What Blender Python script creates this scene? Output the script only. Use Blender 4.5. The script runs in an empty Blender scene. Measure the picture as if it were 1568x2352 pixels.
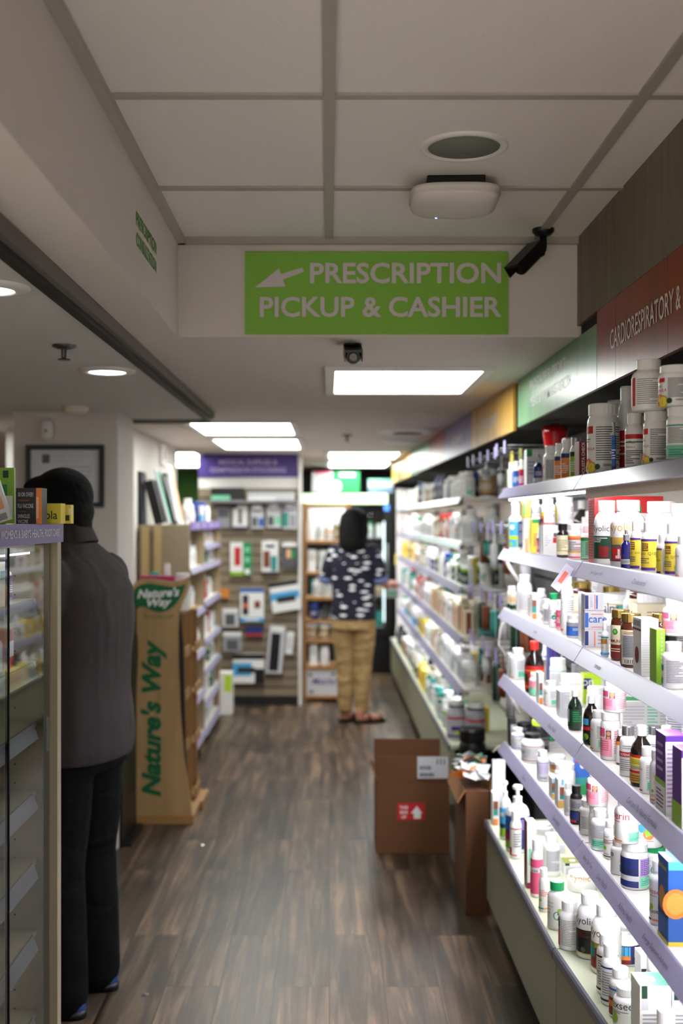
import bpy, bmesh, math, random
from mathutils import Vector, Matrix
PI = math.pi
rad = math.radians
random.seed(7)
sc = bpy.context.scene
COL = sc.collection
F = 2584.0; PX, PY = 756.0, 1193.0; EYE = 1.52      # lens in image widths, eye point in the 1568 x 2352 frame

def at(px, py, Y):
    return Vector(((px - PX) * Y / F, Y, EYE - (py - PY) * Y / F))

# ------------------------------------------------------------------ camera, world, exposure
cam_d = bpy.data.cameras.new('camera')
cam = bpy.data.objects.new('camera', cam_d); COL.objects.link(cam)
cam.location = (0, 0, EYE); cam.rotation_euler = (rad(90), 0, 0)
cam_d.sensor_fit = 'VERTICAL'; cam_d.sensor_height = 36.0; cam_d.sensor_width = 24.0
cam_d.lens = F / 2352 * 36.0
cam_d.shift_x = (784 - PX) / 2352.0; cam_d.shift_y = (PY - 1176) / 2352.0
cam_d.clip_start = 0.05; cam_d.clip_end = 60
cam_d.dof.use_dof = True; cam_d.dof.focus_distance = 2.65; cam_d.dof.aperture_fstop = 2.3
sc.camera = cam
sc.view_settings.view_transform = 'Standard'; sc.view_settings.look = 'None'
sc.view_settings.gamma = 1.0; sc.view_settings.use_curve_mapping = False
sc.view_settings.exposure = 0.0
sc.cycles.use_denoising = True
sc.cycles.max_bounces = 7; sc.cycles.diffuse_bounces = 4; sc.cycles.glossy_bounces = 3
sc.cycles.transmission_bounces = 5; sc.cycles.transparent_max_bounces = 6
sc.cycles.caustics_reflective = False; sc.cycles.caustics_refractive = False
sc.cycles.sample_clamp_indirect = 12.0
W = bpy.data.worlds.new('world'); sc.world = W; W.use_nodes = True
W.node_tree.nodes['Background'].inputs[0].default_value = (0.86, 0.88, 0.92, 1)
W.node_tree.nodes['Background'].inputs[1].default_value = 0.8
sun_d = bpy.data.lights.new('sun', 'SUN'); sun_d.energy = 12.6; sun_d.angle = rad(1.5); sun_d.color = (1.0, 0.96, 0.90)
sun = bpy.data.objects.new('sun', sun_d); COL.objects.link(sun)
sun.rotation_euler = (rad(40), 0, rad(4))          # added sun on an unseen pale floor, bounced up to light the ceiling
PANEL_E = 15.0     # ceiling light panels
DOWN_E = 14.0      # round downlights
STRIP_E = 44.0     # shelf strip lights

# ------------------------------------------------------------------ materials
def lin(h):
    h = h.lstrip('#')
    o = []
    for i in (0, 2, 4):
        c = int(h[i:i+2], 16) / 255.0
        o.append(c / 12.92 if c <= 0.04045 else ((c + 0.055) / 1.055) ** 2.4)
    return (o[0], o[1], o[2], 1.0)

MATS = {}
def mat(name, color, rough=0.5, metal=0.0, emit=None, trans=0.0, ior=1.45, noise=0.0, nscale=20.0, spec=0.5, bump=0.0):
    if name in MATS: return MATS[name]
    m = bpy.data.materials.new(name); m.use_nodes = True
    nt = m.node_tree; b = nt.nodes['Principled BSDF']
    c = lin(color) if isinstance(color, str) else tuple(color) + (1.0,)
    b.inputs['Base Color'].default_value = c
    b.inputs['Roughness'].default_value = rough
    b.inputs['Metallic'].default_value = metal
    b.inputs['Specular IOR Level'].default_value = spec
    b.inputs['IOR'].default_value = ior
    if trans: b.inputs['Transmission Weight'].default_value = trans
    if emit is not None:
        b.inputs['Emission Color'].default_value = c
        b.inputs['Emission Strength'].default_value = emit
    if noise or bump:
        tc = nt.nodes.new('ShaderNodeTexCoord'); nz = nt.nodes.new('ShaderNodeTexNoise')
        nz.inputs['Scale'].default_value = nscale; nz.inputs['Detail'].default_value = 4
        nt.links.new(tc.outputs['Object'], nz.inputs['Vector'])
        if noise:
            r = nt.nodes.new('ShaderNodeMix'); r.data_type = 'RGBA'
            r.inputs[6].default_value = tuple(x * (1 - noise) for x in c[:3]) + (1,)
            r.inputs[7].default_value = tuple(min(1, x * (1 + noise)) for x in c[:3]) + (1,)
            nt.links.new(nz.outputs['Fac'], r.inputs[0]); nt.links.new(r.outputs[2], b.inputs['Base Color'])
        if bump:
            bp = nt.nodes.new('ShaderNodeBump'); bp.inputs['Strength'].default_value = bump
            bp.inputs['Distance'].default_value = 0.01
            nt.links.new(nz.outputs['Fac'], bp.inputs['Height']); nt.links.new(bp.outputs[0], b.inputs['Normal'])
    MATS[name] = m
    return m

PAL = dict(white='#efefee', cream='#e8dfc0', mint='#7fd0ab', navy='#23306f', blue='#2f62b4', sky='#4aa6dc', teal='#2a8f8a',
    green='#1f8f4f', dgreen='#17402c', lime='#b6d832', olive='#8a8a3c', yellow='#ecd648', gold='#c9a24a', orange='#e8863a',
    red='#c3262b', dred='#7d1a1c', brown='#7a4127', pink='#ef9db0', hotpink='#d9557c', magenta='#a8265f', purple='#5a2f8c',
    lilac='#b79ad6', grey='#9a9aa0', dgrey='#55565c', lgrey='#cfcfd4', black='#131316', ink='#2b2b30', silver='#a9abb0',
    tan='#b39666', coral='#e0705a', skin='#c58f72', peach='#f0b48a', leaf='#8fbf3a')
def pm(k, rough=0.42):
    return mat('print_' + k, PAL[k], rough=rough)
plastic_white = mat('white_plastic', '#f1f1f0', 0.28)
amber = mat('amber_glass', '#4a1d0a', 0.06, spec=0.8)
darkglass = mat('dark_glass', '#1a0f0c', 0.06, spec=0.8)
cobalt = mat('cobalt_glass', '#15156a', 0.06, spec=0.8)
greenglass = mat('dark_green_glass', '#0f2319', 0.08, spec=0.8)
gold_metal = mat('gold_lid_metal', '#b59a55', 0.25, 0.9)
silver_metal = mat('silver_metal', '#a8aab0', 0.3, 0.9)
black_plastic = mat('black_plastic', '#121214', 0.4)
green_plastic = mat('green_plastic', '#129a58', 0.35)
red_plastic = mat('red_plastic', '#c8261e', 0.35)
clear_plastic = mat('clear_plastic', '#e8e8ee', 0.15, trans=0.75, ior=1.2)
BODY = dict(white=plastic_white, amber=amber, dark=darkglass, cobalt=cobalt, greenglass=greenglass, black=black_plastic,
    blue=mat('blue_plastic', '#27449c', 0.3), clear=clear_plastic, grey=mat('grey_plastic', '#9c9ca6', 0.4))
CAPS = dict(white=plastic_white, gold=gold_metal, silver=silver_metal, black=black_plastic, green=green_plastic, red=red_plastic,
    lime=mat('lime_plastic', '#b8d23a', 0.4), blue=BODY['blue'], orange=mat('orange_plastic', '#e08a4a', 0.4), teal=mat('teal_plastic', '#3aa79e', 0.4))

# ------------------------------------------------------------------ mesh builder
class MB:
    def __init__(s): s.v = []; s.f = []; s.mi = []; s.sm = []; s.mats = []
    def mid(s, m):
        if m not in s.mats: s.mats.append(m)
        return s.mats.index(m)
    def add(s, vs, fs, m, smooth=False):
        o = len(s.v); s.v += [tuple(v) for v in vs]; k = s.mid(m)
        for f in fs: s.f.append([i + o for i in f]); s.mi.append(k); s.sm.append(smooth)
        return s
    def box(s, x0, x1, y0, y1, z0, z1, m, M=None):
        vs = [Vector((x, y, z)) for z in (z0, z1) for y in (y0, y1) for x in (x0, x1)]
        if M is not None: vs = [M @ v for v in vs]
        return s.add(vs, [(0,2,3,1),(4,5,7,6),(0,1,5,4),(2,6,7,3),(0,4,6,2),(1,3,7,5)], m)
    def cham(s, x0, x1, y0, y1, z0, z1, m, c=0.004, M=None):      # box with chamfered edges
        bm = bmesh.new(); r = bmesh.ops.create_cube(bm, size=1.0)
        for v in bm.verts:
            v.co = Vector(((x0+x1)/2 + v.co.x*(x1-x0), (y0+y1)/2 + v.co.y*(y1-y0), (z0+z1)/2 + v.co.z*(z1-z0)))
        bmesh.ops.bevel(bm, geom=bm.edges[:], offset=c, segments=2, profile=0.7, affect='EDGES')
        return s.bm(bm, m, M)
    def bm(s, bm, m, M=None, smooth=False):
        bm.verts.index_update()
        s.add([(M @ v.co) if M is not None else v.co for v in bm.verts], [[v.index for v in f.verts] for f in bm.faces], m, smooth)
        bm.free(); return s
    def quad(s, a, b, c, d, m): return s.add([a, b, c, d], [(0,1,2,3)], m)
    def prism(s, poly, t0, t1, fn, m, cap=True):       # poly of 2D points pushed from t0 to t1, fn(u, v, t) -> point
        n = len(poly)
        vs = [fn(u, v, t0) for u, v in poly] + [fn(u, v, t1) for u, v in poly]
        fs = [(i, (i+1) % n, n + (i+1) % n, n + i) for i in range(n)]
        if cap: fs += [tuple(range(n))[::-1], tuple(range(n, 2*n))]
        return s.add(vs, fs, m)
    def lathe(s, prof, m, n=28, c=(0,0,0), smooth=True, rib=0.0, M=None, sx=1.0, sy=1.0):
        vs = []; fs = []
        for r, z in prof:
            for i in range(n):
                a = 2*PI*i/n; k = r * (1 - (rib if i % 2 else 0))
                v = Vector((c[0] + k*sx*math.cos(a), c[1] + k*sy*math.sin(a), c[2] + z))
                vs.append(M @ v if M is not None else v)
        for j in range(len(prof) - 1):
            for i in range(n):
                i2 = (i+1) % n
                fs.append((j*n+i, j*n+i2, (j+1)*n+i2, (j+1)*n+i))
        s.add(vs, fs, m, smooth)
        s.add(vs[:n], [tuple(range(n))[::-1]], m); s.add(vs[-n:], [tuple(range(n))], m)
        return s
    def tube(s, pts, r, m, n=8, smooth=True, cap=True):
        pts = [Vector(p) for p in pts]; rs = r if isinstance(r, (list, tuple)) else [r]*len(pts)
        vs = []; fs = []; up = None
        for i, p in enumerate(pts):
            t = (pts[min(i+1, len(pts)-1)] - pts[max(i-1, 0)]).normalized()
            if up is None:
                up = t.cross(Vector((0,0,1)))
                if up.length < 0.1: up = t.cross(Vector((1,0,0)))
            up = (up - t * up.dot(t)).normalized(); w = t.cross(up)
            for k in range(n):
                a = 2*PI*k/n; vs.append(p + (up*math.cos(a) + w*math.sin(a)) * rs[i])
        for i in range(len(pts)-1):
            for k in range(n):
                k2 = (k+1) % n; fs.append((i*n+k, i*n+k2, (i+1)*n+k2, (i+1)*n+k))
        if cap: fs += [tuple(range(n))[::-1], tuple(range((len(pts)-1)*n, len(pts)*n))]
        return s.add(vs, fs, m, smooth)
    def ell(s, c, r, m, n=16, k=10, M=None):
        vs = []; fs = []
        for j in range(1, k):
            b = PI*j/k - PI/2
            for i in range(n):
                a = 2*PI*i/n
                vs.append(Vector((c[0]+r[0]*math.cos(a)*math.cos(b), c[1]+r[1]*math.sin(a)*math.cos(b), c[2]+r[2]*math.sin(b))))
        vs += [Vector((c[0], c[1], c[2]-r[2])), Vector((c[0], c[1], c[2]+r[2]))]
        for j in range(k-2):
            for i in range(n): fs.append((j*n+i, j*n+(i+1)%n, (j+1)*n+(i+1)%n, (j+1)*n+i))
        B, T = len(vs)-2, len(vs)-1
        for i in range(n):
            fs.append((B, (i+1)%n, i)); fs.append((T, (k-2)*n+i, (k-2)*n+(i+1)%n))
        if M is not None: vs = [M @ v for v in vs]
        return s.add(vs, fs, m, True)
    def text(s, body, fn, m, h=None, w=None, bold=0.0, shear=0.0, align=0.5, spacing=1.0):
        # fn(u, v) -> point; the lettering spans cap height h and/or total width w, u centred by align
        vs, fs, x0, x1, y0, y1 = text_mesh(body, bold, shear, spacing)
        if not vs: return s
        sy = (h / (y1 - y0)) if h else None; sx = (w / (x1 - x0)) if w else None
        if sy is None: sy = sx
        if sx is None: sx = sy
        return s.add([fn((x - x0 - (x1-x0)*align) * sx, (y - y0) * sy) for x, y in vs], fs, m)

_TXT = {}
def text_mesh(body, bold, shear, spacing):
    key = (body, bold, shear, spacing)
    if key not in _TXT:
        cu = bpy.data.curves.new('lettering', 'FONT'); cu.body = body; cu.offset = bold; cu.shear = shear
        cu.space_character = spacing; cu.resolution_u = 3; cu.fill_mode = 'FRONT' if hasattr(cu, 'fill_mode') else cu.fill_mode
        ob = bpy.data.objects.new('lettering', cu)
        me = bpy.data.meshes.new_from_object(ob)
        vs = [(v.co.x, v.co.y) for v in me.vertices]; fs = [list(p.vertices) for p in me.polygons]
        bpy.data.objects.remove(ob); bpy.data.curves.remove(cu); bpy.data.meshes.remove(me)
        if vs:
            xs = [a for a, b in vs]; ys = [b for a, b in vs]
            _TXT[key] = (vs, fs, min(xs), max(xs), min(ys), max(ys))
        else: _TXT[key] = ([], [], 0, 1, 0, 1)
    return _TXT[key]

def plane_fn(o, u, v, n=None, d=0.0):
    o = Vector(o); u = Vector(u); v = Vector(v)
    if n is not None: o = o + Vector(n) * d
    return lambda a, b: o + u * a + v * b

def mesh(name, mb, weld=False):
    me = bpy.data.meshes.new(name)
    me.from_pydata([tuple(v) for v in mb.v], [], mb.f)
    for m in mb.mats: me.materials.append(m)
    me.polygons.foreach_set('material_index', mb.mi); me.polygons.foreach_set('use_smooth', mb.sm)
    me.update(); return me
def obj(name, mb, parent=None, me=None, bevel=0.0, loc=None):
    o = bpy.data.objects.new(name, me if me is not None else mesh(name, mb)); COL.objects.link(o)
    if parent is not None: o.parent = parent
    if loc is not None: o.location = loc
    if bevel:
        b = o.modifiers.new('edge', 'BEVEL'); b.width = bevel; b.segments = 2; b.limit_method = 'ANGLE'
    return o
def tag(o, label, cat, group=None):
    o['label'] = label; o['category'] = cat
    if group: o['group'] = group
    return o
def thing(name, label, cat, loc=(0,0,0), rotz=0.0, group=None):
    o = bpy.data.objects.new(name, None); COL.objects.link(o); o.empty_display_size = 0.05
    o.location = loc; o.rotation_euler = (0, 0, rotz)
    return tag(o, label, cat, group)
def struct(name, mb, bevel=0.0):
    o = obj(name, mb, bevel=bevel); o['kind'] = 'structure'; return o
ORD = ['first','second','third','fourth','fifth','sixth','seventh','eighth','ninth','tenth','eleventh','twelfth','thirteenth','fourteenth',
    'fifteenth','sixteenth','seventeenth','eighteenth','nineteenth','twentieth']
def ordn(i):
    if i < 20: return ORD[i]
    n = i + 1
    return str(n) + ('th' if n // 10 == 1 else {1: 'st', 2: 'nd', 3: 'rd'}.get(n % 10, 'th'))
# ------------------------------------------------------------------ setting materials
CEIL = 2.346; LOW = 2.055; SLAB = 2.016; FACE_Y = 3.304; BEAM_X = -0.444; VAL_X = 0.7275; VAL_Z = 1.876; WALL_X = 1.05

def floor_mat():
    m = bpy.data.materials.new('vinyl_plank_floor'); m.use_nodes = True; nt = m.node_tree; N = nt.nodes; L = nt.links
    b = N['Principled BSDF']; b.inputs['Specular IOR Level'].default_value = .32; tc = N.new('ShaderNodeTexCoord')
    mp = N.new('ShaderNodeMapping'); mp.inputs['Rotation'].default_value = (0, 0, rad(90)); L.new(tc.outputs['Object'], mp.inputs[0])
    br = N.new('ShaderNodeTexBrick'); br.inputs['Scale'].default_value = 1.0; br.offset = 0.37
    br.inputs['Brick Width'].default_value = 1.22; br.inputs['Row Height'].default_value = 0.178
    br.inputs['Mortar Size'].default_value = 0.0016; br.inputs['Mortar Smooth'].default_value = 0.2
    br.inputs['Color1'].default_value = (0, 0, 0, 1); br.inputs['Color2'].default_value = (1, 1, 1, 1); br.inputs['Mortar'].default_value = (0.5, 0.5, 0.5, 1)
    L.new(mp.outputs[0], br.inputs['Vector'])
    # per plank shift of the grain
    mul = N.new('ShaderNodeVectorMath'); mul.operation = 'SCALE'; mul.inputs['Scale'].default_value = 7.3
    L.new(br.outputs['Color'], mul.inputs[0])
    add = N.new('ShaderNodeVectorMath'); L.new(tc.outputs['Object'], add.inputs[0]); L.new(mul.outputs[0], add.inputs[1])
    st = N.new('ShaderNodeMapping'); st.inputs['Scale'].default_value = (15, .8, 1); L.new(add.outputs[0], st.inputs[0])
    n1 = N.new('ShaderNodeTexNoise'); n1.inputs['Scale'].default_value = 1.6; n1.inputs['Detail'].default_value = 8; n1.inputs['Roughness'].default_value = 0.62
    n1.inputs['Distortion'].default_value = 0.8; L.new(st.outputs[0], n1.inputs['Vector'])
    n2 = N.new('ShaderNodeTexNoise'); n2.inputs['Scale'].default_value = 3.2; n2.inputs['Detail'].default_value = 3
    mp2 = N.new('ShaderNodeMapping'); mp2.inputs['Scale'].default_value = (2.2, 0.7, 1); L.new(add.outputs[0], mp2.inputs[0]); L.new(mp2.outputs[0], n2.inputs['Vector'])
    r1 = N.new('ShaderNodeValToRGB'); e = r1.color_ramp.elements
    e[0].position = 0.28; e[0].color = (0.018, 0.0125, 0.009, 1); e[1].position = 0.76; e[1].color = (0.25, 0.178, 0.118, 1)
    x = e.new(0.5); x.color = (0.078, 0.057, 0.041, 1)
    L.new(n1.outputs['Fac'], r1.inputs[0])
    r2 = N.new('ShaderNodeValToRGB'); e = r2.color_ramp.elements
    e[0].position = 0.35; e[0].color = (0.55, 0.56, 0.58, 1); e[1].position = 0.68; e[1].color = (1.25, 1.08, 0.92, 1)
    L.new(n2.outputs['Fac'], r2.inputs[0])
    mx = N.new('ShaderNodeMix'); mx.data_type = 'RGBA'; mx.blend_type = 'MULTIPLY'; mx.inputs[0].default_value = 1.0
    L.new(r1.outputs[0], mx.inputs[6]); L.new(r2.outputs[0], mx.inputs[7])
    bw = N.new('ShaderNodeMapRange'); bw.inputs[3].default_value = 0.72; bw.inputs[4].default_value = 1.28
    L.new(br.outputs['Color'], bw.inputs[0])
    mx2 = N.new('ShaderNodeMix'); mx2.data_type = 'RGBA'; mx2.blend_type = 'MULTIPLY'; mx2.inputs[0].default_value = 1.0
    L.new(mx.outputs[2], mx2.inputs[6]); L.new(bw.outputs[0], mx2.inputs[7])
    mx3 = N.new('ShaderNodeMix'); mx3.data_type = 'RGBA'; mx3.inputs[7].default_value = (0.02, 0.016, 0.013, 1)
    L.new(br.outputs['Fac'], mx3.inputs[0]); L.new(mx2.outputs[2], mx3.inputs[6])
    L.new(mx3.outputs[2], b.inputs['Base Color'])
    rr = N.new('ShaderNodeMapRange'); rr.inputs[3].default_value = 0.30; rr.inputs[4].default_value = 0.46
    L.new(n1.outputs['Fac'], rr.inputs[0]); L.new(rr.outputs[0], b.inputs['Roughness'])
    bp = N.new('ShaderNodeBump'); bp.inputs['Strength'].default_value = 0.25; bp.inputs['Distance'].default_value = 0.002
    L.new(n1.outputs['Fac'], bp.inputs['Height']); L.new(bp.outputs[0], b.inputs['Normal'])
    return m

def tile_mat():
    m = bpy.data.materials.new('speckled_ceiling_tile'); m.use_nodes = True; nt = m.node_tree; N = nt.nodes; L = nt.links
    b = N['Principled BSDF']; b.inputs['Roughness'].default_value = 0.95; b.inputs['Specular IOR Level'].default_value = 0.1
    tc = N.new('ShaderNodeTexCoord'); v = N.new('ShaderNodeTexNoise'); v.inputs['Scale'].default_value = 260; v.inputs['Detail'].default_value = 2
    L.new(tc.outputs['Object'], v.inputs['Vector'])
    r = N.new('ShaderNodeValToRGB'); e = r.color_ramp.elements
    e[0].position = 0.25; e[0].color = (0.38, 0.35, 0.33, 1); e[1].position = 0.33; e[1].color = (0.84, 0.80, 0.77, 1)
    L.new(v.outputs['Fac'], r.inputs[0]); L.new(r.outputs[0], b.inputs['Base Color'])
    return m

def wood_mat(name, c1, c2, scale=(1.5, 1.5, 14), rough=0.45):
    m = bpy.data.materials.new(name); m.use_nodes = True; nt = m.node_tree; N = nt.nodes; L = nt.links
    b = N['Principled BSDF']; b.inputs['Roughness'].default_value = rough
    tc = N.new('ShaderNodeTexCoord'); mp = N.new('ShaderNodeMapping'); mp.inputs['Scale'].default_value = scale
    L.new(tc.outputs['Object'], mp.inputs[0])
    n = N.new('ShaderNodeTexNoise'); n.inputs['Scale'].default_value = 3; n.inputs['Detail'].default_value = 6; n.inputs['Distortion'].default_value = 0.6
    L.new(mp.outputs[0], n.inputs['Vector'])
    r = N.new('ShaderNodeValToRGB'); e = r.color_ramp.elements; e[0].position = 0.3; e[1].position = 0.7
    e[0].color = lin(c1); e[1].color = lin(c2)
    L.new(n.outputs['Fac'], r.inputs[0]); L.new(r.outputs[0], b.inputs['Base Color'])
    return m

m_floor = floor_mat(); m_tile = tile_mat()
m_wall = mat('white_wall_paint', '#cfc9c4', 0.85, noise=0.02, nscale=3)
m_soffit = mat('soffit_paint', '#dad2cb', 0.9)
m_slab = mat('lower_ceiling_paint', '#d2d2d0', 0.85)
m_grid = mat('ceiling_grid_metal', '#a9a49c', 0.5)
m_dark = mat('charcoal_wall_paint', '#3a3b40', 0.8)
m_under = mat('valance_underside', '#2b2a28', 0.9)
m_greywall = mat('grey_gondola_back', '#8d8b92', 0.7)
m_track = mat('dark_track', '#1b1a19', 0.6)
m_trimgrey = mat('taupe_trim', '#6d675f', 0.7)
m_laminate = wood_mat('taupe_laminate', '#655a4c', '#7d7060', (9, 9, 0.7), 0.5)
m_light = mat('light_diffuser', '#f6fbf6', 0.5, emit=PANEL_E)
m_down = mat('downlight_lens', '#f2fbf6', 0.5, emit=DOWN_E)
m_frame = mat('white_enamel', '#e4e0dc', 0.4)

# ------------------------------------------------------------------ room shell
struct('floor', MB().box(-4, WALL_X + .1, .6, 12.3, -0.1, 0, m_floor))
struct('floor', MB().box(-4, WALL_X + .1, -7, .6, -0.1, 0, mat('pale_bounce_floor', '#cfc8bd', .6, noise=.05, nscale=2)))  # unseen pale floor behind the viewpoint, added to reflect sun onto the ceiling
c = MB().box(BEAM_X, WALL_X + .1, -2, FACE_Y, CEIL, CEIL + .1, m_tile); struct('ceiling', c)
g = MB()
for x in (0.0, 0.61): g.box(x - .012, x + .012, -2, FACE_Y, CEIL - .007, CEIL + .001, m_grid)
for y in (-.83, -.22, .39, 1.0, 1.577, 2.187, 2.797): g.box(BEAM_X, VAL_X, y - .012, y + .012, CEIL - .006, CEIL + .001, m_grid)
g.box(BEAM_X, BEAM_X + .022, -2, FACE_Y, CEIL - .02, CEIL + .001, m_grid)
g.box(BEAM_X, VAL_X, FACE_Y - .02, FACE_Y, CEIL - .02, CEIL + .001, m_grid)
struct('trim_1', g)
struct('wall_beam', MB().box(-.572, BEAM_X, -2, FACE_Y, LOW, CEIL + .1, m_soffit))
struct('wall_bulkhead', MB().box(-.572, WALL_X + .1, FACE_Y, FACE_Y + .12, LOW, CEIL + .1, m_soffit))
lo = MB().box(-.59, WALL_X + .1, FACE_Y + .12, 12.3, LOW, LOW + .1, m_soffit).box(-4, -.59, 5.6, 12.3, LOW, LOW + .1, m_soffit)
struct('ceiling', lo)
struct('ceiling', MB().box(-4, -.60, -2, 5.58, SLAB, SLAB + .1, m_slab))
t = MB().box(-.60, -.572, -2, 5.6, SLAB + .004, LOW + .06, m_trimgrey).box(-.612, -.588, -2, 5.59, SLAB - .012, SLAB + .003, m_track).box(-.6, -.59, -2, 5.6, SLAB - .004, SLAB + .01, m_trimgrey)
t.box(-1.0, -.60, 5.58, 5.6, SLAB - .02, LOW, m_trimgrey)
struct('trim_2', t)
struct('wall_right', MB().box(WALL_X, WALL_X + .1, -2, 12.3, 0, CEIL + .1, m_greywall))
struct('wall_back', MB().box(-4, WALL_X + .1, 12.2, 12.3, 0, LOW, m_dark))
struct('wall_back', MB().box(-2.1, -1.35, 12.16, 12.2, 0, LOW, mat('green_wall_paint', '#3e6a2c', 0.8)))
struct('wall_left', MB().box(-4.1, -4, -2, 12.3, 0, LOW, mat('tan_wall_paint', '#b59a78', 0.8)))
struct('wall_aisle', MB().box(-1.28, -1.15, 6.62, 8.48, 0, LOW, m_wall))
struct('wall_passage', MB().box(-1.9, -1.28, 6.62, 6.74, 0, LOW, m_wall))
tr = MB()
for x in (-1.31, -1.22): tr.box(x, x + .02, 6.605, 6.62, 0, LOW, m_frame)
struct('trim_3', tr)
struct('wall_pillar', MB().box(-1.4525, -.972, 5.17, 5.58, 0, SLAB, m_wall), bevel=.004)
# valance box above the right shelving: laminate band, printed signs below
struct('trim_4', MB().box(VAL_X + .012, WALL_X, -2, FACE_Y, VAL_Z + .012, CEIL, m_under).box(VAL_X + .012, WALL_X, FACE_Y, 4.34, VAL_Z + .012, LOW, m_under))
lam = MB()
for y0, y1 in ((-2, .6), (.602, 1.2), (1.202, 1.81), (1.812, 2.417), (2.419, 2.860), (2.862, FACE_Y)):
    lam.box(VAL_X, VAL_X + .012, y0 + .001, y1 - .001, 2.087, CEIL, m_laminate)
struct('trim_5', lam)

# ------------------------------------------------------------------ ceiling lights
def ceiling_light(x0, x1, y0, y1, z, label):
    t = thing('ceiling_light', label, 'ceiling light', ((x0+x1)/2, (y0+y1)/2, z), group='flat ceiling light panels')
    hx, hy = (x1-x0)/2, (y1-y0)/2; b = .038
    f = MB()
    for a in ((-hx-b, hx+b, -hy-b, -hy), (-hx-b, hx+b, hy, hy+b), (-hx-b, -hx, -hy, hy), (hx, hx+b, -hy, hy)):
        f.cham(a[0], a[1], a[2], a[3], -.014, 0, m_frame, .003)
    obj('frame', f, t)
    obj('diffuser', MB().box(-hx, hx, -hy, hy, -.008, -.003, m_light), t)
ceiling_light(.0215, .544, 3.97, 4.67, LOW, 'large bright ceiling panel just behind the green prescription sign')
ceiling_light(-.763, -.216, 6.14, 6.95, LOW, 'bright ceiling panel beside the end of the dark ceiling track')
ceiling_light(-.765, -.216, 7.39, 8.35, LOW, 'bright ceiling panel just in front of the purple medical supplies sign')
ceiling_light(.003, .555, 8.86, 9.70, LOW, 'bright ceiling panel nearest above the drinks fridge')
ceiling_light(.003, .555, 10.30, 11.25, LOW, 'bright ceiling panel farthest back, against the dark rear wall')
ceiling_light(-1.6, -1.066, 8.86, 9.8, LOW, 'half hidden ceiling panel left of the purple sign, the nearer one')
ceiling_light(-1.7, -1.165, 10.1, 11.2, LOW, 'half hidden ceiling panel left of the purple sign, the farther one')
ceiling_light(.05, .56, -.75, -.3, CEIL, 'unseen ceiling panel added behind the viewpoint to light the near aisle')  # out of view, added to brighten the foreground
ceiling_light(-2.6, -2.05, 5.9, 6.9, LOW, 'ceiling panel over the passage left of the framed certificate')

def downlight(x, y, r, label):
    t = thing('downlight', label, 'downlight', (x, y, SLAB), group='round downlights in the lower ceiling')
    obj('trim_ring', MB().lathe([(r+.035, 0), (r+.033, -.006), (r+.004, -.010), (r, -.004)], m_frame, 36), t)
    obj('lens', MB().lathe([(r, -.003), (r*.98, -.007)], m_down, 36), t)
downlight(-.738, 3.74, .060, 'round downlight beside the ceiling sprinkler, above the man')
downlight(-.722, 2.40, .048, 'round downlight cut by the left edge, nearest in the lower ceiling')
downlight(-1.7, 3.2, .06, 'round downlight above the counter, out of the left side')

# sprinklers, detector, vents, loudspeaker, wireless access point
def sprinkler(p, z, label, k=1.0):
    t = thing('fire_sprinkler', label, 'sprinkler', (p.x, p.y, z))
    m = mat('sprinkler_metal', '#57585c', 0.4, 0.6)
    obj('flange', MB().lathe([(.034*k, 0), (.033*k, -.006), (.016*k, -.012)], m, 24), t)
    obj('body', MB().lathe([(.008*k, -.010), (.008*k, -.035*k), (.005*k, -.04*k)], m, 14), t)
    obj('deflector', MB().lathe([(.017*k, -.040*k), (.018*k, -.043*k)], m, 20), t)
sprinkler(at(147, 800, 3.2), SLAB, 'dark ceiling sprinkler on the lower ceiling at left')
sprinkler(at(797, 993, 7.1), LOW, 'small ceiling sprinkler between the far light panels')
p = at(175, 943, 4.95)
t = thing('smoke_detector', 'round cream smoke detector on ceiling above the framed certificate', 'smoke detector', (p.x, p.y, SLAB))
obj('housing', MB().lathe([(.055, 0), (.055, -.012), (.046, -.03), (.02, -.034)], mat('cream_plastic', '#ddd3c6', 0.5), 28), t)
t = thing('ceiling_vent', 'round ceiling vent with a dark slot above the far shelves', 'vent', (.47, 6.75, LOW))
obj('ring', MB().lathe([(.19, 0), (.185, -.012), (.10, -.018), (.095, -.006)], m_frame, 36), t)
obj('grille', MB().lathe([(.094, -.004), (.09, -.020), (.03, -.024)], m_track, 30), t)
t = thing('ceiling_vent', 'small flat ceiling disc beyond the round ceiling vent', 'vent', (.49, 7.7, LOW))
obj('disc', MB().lathe([(.13, 0), (.125, -.012), (.05, -.016)], m_frame, 30), t)
t = thing('ceiling_speaker', 'round recessed ceiling loudspeaker with grey mesh grille', 'loudspeaker', (.298, 2.49, CEIL))
obj('rim', MB().lathe([(.098, 0), (.0975, -.004), (.092, -.007), (.081, -.006), (.079, -.001)], m_frame, 48), t)
obj('grille', MB().lathe([(.0795, -.001), (.079, -.003), (.0, -.0032)], mat('speaker_mesh', '#73766d', 0.7, noise=.15, nscale=600), 48), t)
lg = MB().box(-.012, .012, -.001, .001, -.0046, -.0036, silver_metal, Matrix.Translation((.004, .045, 0)) @ Matrix.Rotation(.35, 4, 'Z'))
obj('badge', lg, t)

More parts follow.
